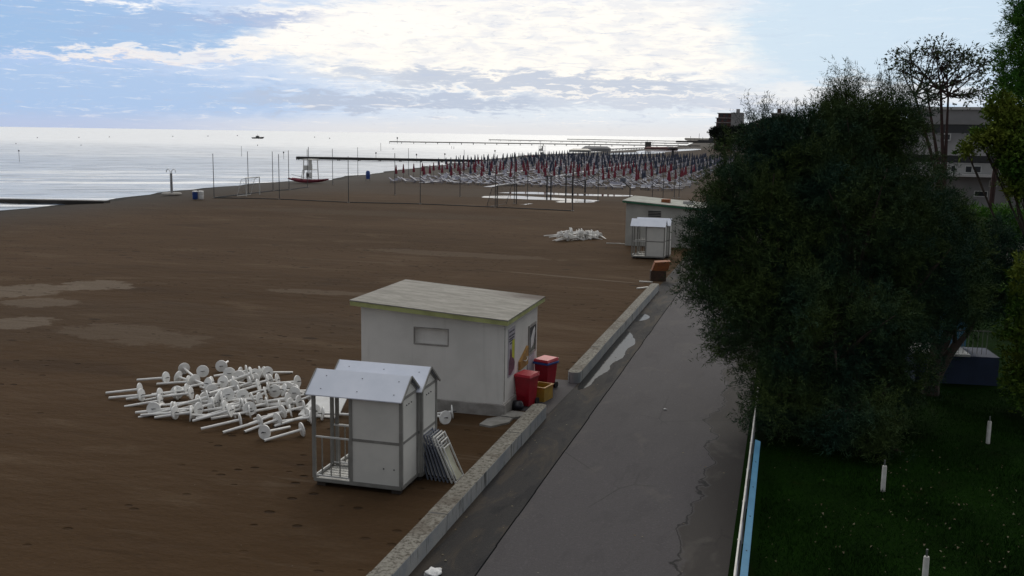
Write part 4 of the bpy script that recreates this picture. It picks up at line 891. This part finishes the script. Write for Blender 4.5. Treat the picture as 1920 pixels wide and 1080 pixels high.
# ------------------------------------------------------------------ far buildings
Yb=600; A0=at(1343,212,Yb); A1=at(1395,212,Yb); zt=A0.z+7*0
o=empty('tower_block',((A0.x+A1.x)/2,Yb,0),0,'stepped brick red and grey apartment tower above the far trees','building')
Wd=(A1.x-A0.x)/2; H=A0.z
for k in range(8):
    z0_=k*H/8; x_=-Wd+ (1.6 if k==7 else .25*k*.5)
    MB().box(x_,Wd*.15,-8+k*.3,8,z0_+.0,z0_+H/8-.35).build('storey','tower_brick',o); MB().box(x_-.6,Wd*.15,-9.2+k*.3,8,z0_+H/8-.35,z0_+H/8).build('balcony','concrete_far',o)
    for j in range(2):
        MB().box(x_+1+j*3.,x_+2.8+j*3.,-8.08+k*.3,-8.003+k*.3,z0_+.5,z0_+H/8-.7).build('window','glass_dark',o)
MB().box(Wd*.15,Wd,-8.6,8,0,H+.2).build('stair_tower','concrete_far',o); MB().box(Wd*.45,Wd*.7,-2,2,H+.2,H+2.4).build('roof_hut','concrete_far',o)
A0=at(1447,214,500); A1=at(1472,214,500)
o=empty('tower_block',((A0.x+A1.x)/2,500,0),0,'small pale tower top peeking over the dark tamarisk','building')
Wd=(A1.x-A0.x)/2; MB().box(-Wd,Wd,-5,5,0,A0.z).build('wall','concrete_far',o); MB().box(-Wd-.4,Wd+.4,-5.4,5.4,A0.z,A0.z+.5).build('roof','concrete_pale',o); MB().box(-.6,1.2,-1.5,1.5,A0.z+.5,A0.z+2.6).build('chimney','tower_brick',o)
for j in range(3): MB().box(-Wd+.8+j*2.2,-Wd+1.9+j*2.2,-5.05,-5.003,A0.z-2.4,A0.z-1.2).build('window','glass_dark',o)
# harbour mole building cluster
p=gr(1322,268); o=empty('quay_building',(p.x,p.y,0),0,'low dark quay buildings and masts where the far beach ends','building')
MB().box(-10,40,-5,5,0,4).build('wall','pole_dark',o); MB().box(5,16,-4,4,4,7).build('upper_storey','pole_dark',o)
for (x,h) in ((-8,13),(-3,8),(12,15),(20,11),(-20,9),(-14,6)): MB().tube([(x,-6,0),(x,-6,h)],.25,5).build('mast','pole_dark',o)
MB().box(-40,-10,-4,4,0,2.5).build('quay_wall','pier_wood',o)
# hotel on the right
Yh=120
def zz_(y): return at(1840,y,Yh).z
o=empty('hotel_building',(at(1762,380,Yh).x-7,Yh,0),0,'grey hotel with overhanging dark balcony bands behind the right hand trees','building')
bx=o.location.x; Wh=34
zs=[0,zz_(331),zz_(306),zz_(292),zz_(250),zz_(234),zz_(226),zz_(205)]
MB().box(0,Wh,0,12,0,zs[1]).build('ground_floor','concrete_far',o)
MB().box(-.5,Wh+.5,-2.2,12,zs[1],zs[1]+.25).build('canopy','concrete_pale',o)
MB().box(0,Wh,0,12,zs[1]+.25,zs[2]).build('wall','concrete_pale',o)
MB().box(0,Wh,.8,12,zs[2],zs[3]).build('balcony_recess','glass_dark',o)
MB().add([(-2.,-1.2,zs[3]),(Wh,-1.2,zs[3]),(Wh,-.1,zs[4]),(0,-.1,zs[4]),(-2.,12,zs[3]),(Wh,12,zs[3]),(Wh,12,zs[4]),(0,12,zs[4])],[(0,1,2,3),(5,4,7,6),(4,0,3,7),(1,5,6,2),(4,5,1,0),(3,2,6,7)]).build('sloped_storey','concrete_far',o)
MB().box(.3,Wh,.6,12,zs[4],zs[5]).build('window_band','glass_dark',o)
MB().box(-1,Wh,-.8,12,zs[5],zs[6]).build('roof','concrete_far',o); MB().box(4,12,2,9,zs[6],zs[7]).build('roof_storey','concrete_far',o); MB().box(3.6,12.4,1.6,9.4,zs[7],zs[7]+.3).build('roof_storey_cap','concrete_pale',o)
def hwin(x0,y0,x1,y1,name='window',m_='glass_dark',yy=-.06):
    a=at(x0,y0,Yh); b=at(x1,y1,Yh); f=MB().box(a.x-bx,b.x-bx,yy,yy+.057,b.z,a.z).build(name,m_,o)
    fr=MB(); t=.09
    for q in ((a.x-bx-t,a.x-bx,b.z-t,a.z+t),(b.x-bx,b.x-bx+t,b.z-t,a.z+t),(a.x-bx,b.x-bx,a.z,a.z+t),(a.x-bx,b.x-bx,b.z-t,b.z)): fr.box(q[0],q[1],yy-.02,yy+.057,q[2],q[3])
    fr.build('frame','frame_white',f)
hwin(1811,312,1821,323); hwin(1827,312,1838,323); hwin(1784,311,1790,321); hwin(1888,311,1894,323); hwin(1905,312,1917,323)
for a in ((1766,252,1778,262),(1817,253,1828,262),(1838,253,1848,262)): hwin(*a,yy=-1.0)
for x in (1800,1816,1846,1870): a=at(x,279,Yh); b=at(x+8,281,Yh); MB().box(a.x-bx,b.x-bx,-1.02,-.9,b.z,a.z).build('vent_slot','dark',o)
hwin(1828,359,1850,368); hwin(1856,340,1868,349); 
for (x,m_) in ((1888,'pole_dark'),(1905,'pole_dark')): a=at(x,333,Yh); MB().box(a.x-bx,a.x-bx+.25,-2,-1.8,0,zs[1]).build('column',m_,o)

# ------------------------------------------------------------------ trees
def norm(a): return a/np.maximum(np.linalg.norm(a,axis=1,keepdims=True),1e-6)
def crown(lobes,nsp,M,L,ll,wd,upb=.5,out=.7,rnd=.6,pw=.45,minz=.1,clump=0):
    if clump:
        new=[]
        for l in lobes:
            l=list(l)+([1.] if len(l)==6 else []); vol=l[6]
            for j in range(clump):
                d=rng.normal(0,1,3); d/=np.linalg.norm(d); q=rng.uniform(.55,.95); k=rng.uniform(.24,.42)
                new.append((l[0]+d[0]*l[3]*q,l[1]+d[1]*l[4]*q,l[2]+d[2]*l[5]*q,l[3]*k,l[4]*k,l[5]*k*1.1,vol))
            new.append((*l[:3],l[3]*.8,l[4]*.8,l[5]*.8,vol*1.1))
        lobes=new
    lb_=np.array(lobes,float); wt=lb_[:,3]*lb_[:,4]*lb_[:,5]; 
    if lb_.shape[1]>6: wt=wt*lb_[:,6]
    wt=wt**.75; wt/=wt.sum(); idx=rng.choice(len(lb_),nsp,p=wt); Lb=lb_[idx]
    d=norm(rng.normal(0,1,(nsp,3))); r=rng.random(nsp)[:,None]**pw; C=Lb[:,:3]; Rr=Lb[:,3:6]; P0=C+d*r*Rr
    D=norm(norm(d/Rr)*out+np.array([0,0,upb])+rng.normal(0,rnd,(nsp,3)))
    Ls=L*rng.uniform(.5,1.3,nsp)
    t=np.tile(np.linspace(0,1,M),(nsp,1))
    pos=P0[:,None,:]+D[:,None,:]*(t*Ls[:,None])[:,:,None]; pos[:,:,2]-=(t**2)*Ls[:,None]*.22
    pos=pos.reshape(-1,3)+rng.normal(0,ll*.35,(nsp*M,3)); DD=np.repeat(D,M,0)
    ld=norm(DD*.8+rng.normal(0,.6,(nsp*M,3))); sd_=norm(np.cross(ld,rng.normal(0,1,(nsp*M,3))))*wd*.5
    s=rng.uniform(.6,1.4,(nsp*M,1)); T=np.stack([pos-sd_*s,pos+sd_*s,pos+ld*ll*s],1)
    return T[T[:,:,2].min(1)>minz]
def limbs(mb,base,lobes,r0,n=6,forks=2,spread=1.):
    base=Vector(base)
    for k,l in enumerate(lobes):
        c=Vector(l[:3]); st=base+Vector((random.uniform(-.2,.2),random.uniform(-.2,.2),0))*spread; mid=st.lerp(c,.5)+Vector((random.uniform(-.3,.3),random.uniform(-.3,.3),random.uniform(-.2,.4)))
        mb.tube([st,st.lerp(mid,.5)+Vector((0,0,.15)),mid,c],[r0,r0*.75,r0*.5,r0*.22],n)
        for j in range(forks):
            e=c+Vector((random.uniform(-1,1)*l[3],random.uniform(-1,1)*l[4],random.uniform(-.3,1)*l[5]))*.8; q=mid.lerp(c,random.uniform(.1,.9)); mb.tube([q,q.lerp(e,.5)+Vector((0,0,.1)),e],[r0*.3,r0*.2,r0*.05],5)
def tree(name,label,base,lobes,m_leaf,m_bark,r0,nsp,M,L,ll,wd,group=None,forks=2,trunk_h=.6,**k):
    o=empty(name,base,0,label,'tree',group); B=Vector(base)
    mb=MB(); loc=[(l[0]-B.x,l[1]-B.y,l[2],*l[3:]) for l in lobes]
    mb.tube([(0,0,-.2),(0,0,trunk_h*.5),(.05,0,trunk_h)],[r0*1.5,r0*1.25,r0],8); limbs(mb,(.03,0,trunk_h-.1),loc,r0*.8,forks=forks); mb.build('trunk',m_bark,o,smooth=True)
    tris('crown',crown(loc,nsp,M,L,ll,wd,**k),m_leaf,o); return o
def lobe(px,py,r,Y,ry=None,rz=None,w=1.):
    c=at(px,py,Y); s=c.y/F_PX*1.02; return (c.x,c.y,c.z,r*s,(ry or r)*s,(rz or r)*s,w)
TL=[lobe(1395,360,75,28,70,70),lobe(1345,430,70,28,80,80),lobe(1335,520,60,27.5,70,70),lobe(1390,610,75,27,80,80),lobe(1450,500,110,27.5,110,120),lobe(1500,330,110,29,110,95),
lobe(1590,250,85,30,90,75),lobe(1655,250,75,30.5,90,70),lobe(1600,420,150,28.5,130,150),lobe(1560,640,150,26.8,120,150),lobe(1460,740,75,25.8,80,90),lobe(1590,790,110,25.2,80,75),
lobe(1665,330,80,31,90,95),lobe(1700,510,110,29.5,120,120),lobe(1680,690,75,27.5,90,110),lobe(1440,270,50,29,60,45),lobe(1405,440,85,28,80,85),lobe(1410,540,80,27.5,80,80),lobe(1380,300,40,29,50,40),lobe(1740,420,70,31,80,90),lobe(1490,275,45,29,60,50),lobe(1540,235,42,29.5,60,50),lobe(1450,330,70,28.5,80,70),lobe(1640,860,60,25,60,40)]
tree('tamarisk_tree','huge dark feathery tamarisk spreading from the lawn over the footpath',(2.2,27.2,0),TL,'leaf_tamarisk','bark',.26,25000,24,.42,.11,.019,forks=3,clump=13,out=.55,upb=.45)
TP=[lobe(1585,175,22,30,22,38),lobe(1560,215,25,30,25,30),lobe(1655,185,20,30.5,22,34),lobe(1420,232,22,29,25,26),lobe(1480,240,16,29,20,20),lobe(1690,195,25,31,25,28)]
tree('tamarisk_tree','taller wispy tamarisk rising behind the big dark one',(2.4,31.5,0),TP+[lobe(1600,260,60,31,60,50)],'leaf_tamarisk','bark',.18,900,30,.75,.10,.014,forks=3,upb=1.1,out=.35,rnd=.35)
T2=[lobe(1790,490,75,33,80,75),lobe(1850,540,70,34,80,60),lobe(1790,575,60,32,60,35),lobe(1880,500,50,34,60,60),lobe(1760,440,60,33,70,70)]
tree('tamarisk_tree','lower dark tamarisk leaning over the blue platform',(4.6,31.8,0),T2,'leaf_tamarisk','bark',.2,3800,22,.5,.13,.024,forks=2,clump=10)
# bushes along the path edge behind the big tree
T3=[lobe(1300,640,10,33,10,10)]
# sparse deciduous tree
SL=[lobe(1705,108,34,52,50,22),lobe(1755,92,36,52,50,18),lobe(1808,105,42,52,50,22),lobe(1838,128,26,52,40,24),lobe(1735,140,28,52,40,14),lobe(1790,150,34,52,45,18),lobe(1820,180,36,52,45,16),lobe(1748,188,24,52,35,14),lobe(1690,130,18,52,30,14),lobe(1850,165,20,52,30,16),lobe(1775,120,24,52,40,18)]
b0=at(1760,300,52)
def sparse(name,label,basexy,forkpx,lobes,nsp):
    B=Vector((basexy[0],basexy[1],0)); o=empty(name,B,0,label,'tree'); mb=MB()
    for (px,py,r) in forkpx:
        f=at(px,py,B.y)-B; mb.tube([(0,0,0),(f.x*.2,f.y*.35,f.z*.6),tuple(f)],[.13,.10,r*.7],6)
        for l in lobes:
            c=Vector(l[:3])-B
            if abs(c.x-f.x)<2.0:
                mid=f.lerp(c,.5)+Vector((0,0,-.1)); mb.tube([tuple(f),tuple(mid),tuple(c)],[r*.6,r*.4,r*.2],5)
                for j in range(7):
                    e=c+Vector((random.uniform(-1,1)*l[3],random.uniform(-1,1)*l[4],random.uniform(-.6,1)*l[5])); q=mid.lerp(c,random.random()); mb.tube([tuple(q),tuple(q.lerp(e,.5)+Vector((0,0,.08))),tuple(e)],[r*.2,r*.14,.008],4)
    mb.build('trunk','bark_red',o); tris('crown',crown([(l[0]-B.x,l[1]-B.y,*l[2:]) for l in lobes],nsp,5,.35,.13,.085,pw=.8,upb=.1),'leaf_sparse',o); return o
sparse('sparse_tree','thinly leaved tree with bare reddish trunks against the sky',(7.4,52),[(1715,178,.08),(1738,172,.06),(1764,168,.09),(1778,180,.07)],SL,640)
SL2=[lobe(1880,140,28,56,30,30),lobe(1870,190,22,56,30,22),lobe(1895,165,22,56,30,26)]
sparse('sparse_tree','thin bare topped tree between the leafy one and the pine',(10.2,56),[(1885,190,.07),(1900,180,.06)],SL2,170)
# pine at the right edge
PLb=[lobe(1925,60,34,38,40,40),lobe(1915,120,42,38,45,40),lobe(1935,180,55,38,60,45),lobe(1925,240,50,38,55,40),lobe(1950,20,45,38,50,50),lobe(1945,310,50,38,50,50)]
tree('pine_tree','tall dark green pine cut by the right picture edge',(9.0,38.2,0),PLb,'leaf_green','bark',.2,2600,20,.45,.13,.03,forks=2,trunk_h=3.)
YL=[lobe(1880,210,24,36,35,24),lobe(1905,250,34,36,45,32),lobe(1868,262,22,36,40,18),lobe(1912,300,30,36,45,34),lobe(1835,258,14,36,25,9),lobe(1812,282,9,36,20,6),lobe(1915,345,20,36,35,22)]
tree('maple_tree','yellow green broadleaf tree in front of the hotel at right',(8.9,36.5,0),YL,'leaf_yellow','bark',.11,1300,12,.3,.13,.07,forks=3,trunk_h=1.5)
SH=[lobe(1925,640,38,30,40,70),lobe(1920,540,25,30,30,60),lobe(1930,720,35,30,40,50)]
tree('shrub_tree','yellow green shrub cut by the right edge beside the lawn',(7.9,30.4,0),SH,'leaf_yellow','bark',.06,700,12,.3,.12,.06,forks=1,trunk_h=.5)
S4=[lobe(1840,425,60,44,60,30),lobe(1890,425,50,44,60,30),lobe(1780,425,60,44,60,30)]
tree('shrub_tree','rounded green hedge shrub in front of the hotel ground floor',(9.2,44.5,0),S4,'leaf_green','bark',.08,1500,12,.35,.14,.05,forks=1,trunk_h=.6)
# path-side tamarisks farther back, seen low left of the big crown
S5=[lobe(1330,330,22,70,30,22),lobe(1310,380,26,66,30,28)]
# far trees round the tower
def fartree(px,py,r,Y,label,m_='leaf_far'):
    c=at(px,py,Y); s=c.y/F_PX; R_=r*s; lbs=[(c.x,Y,c.z,R_,R_,R_*.55),(c.x-R_*.5,Y-1,c.z-R_*.15,R_*.6,R_*.6,R_*.4),(c.x+R_*.5,Y+1,c.z-R_*.1,R_*.6,R_*.6,R_*.4)]
    sc_=R_/4; return tree('far_tree',label,(c.x,Y,0),lbs,m_,'bark',.4,500,10,1.2*sc_,.7*sc_,.4*sc_,group='dark trees at the far end of the beach',forks=1,trunk_h=max(1.,c.z-R_))
for q in ((1350,248,17,560,'dark umbrella pine left of the far tower'),(1372,250,17,540,'dark umbrella pine in front of the far tower'),(1395,246,18,520,'dark umbrella pine right of the far tower'),(1418,242,18,480,'dark tree between the far tower and the tamarisk'),(1440,235,20,430,'dark tree under the small far tower'),(1475,232,22,380,'dark tree behind the wispy tamarisk top'),(1360,262,14,420,'low dark tree where the far beach ends'),(1400,262,18,330,'low dark tree beyond the umbrella field'),(1440,262,22,260,'dark tree beyond the end of the footpath')): fartree(*q)
tag(MB().box(-1,1,-.5,.5,0,.1).build('paving_edge','plinth',loc=(8.2,60,0)),'pale kerb stone at the car park edge','kerb')
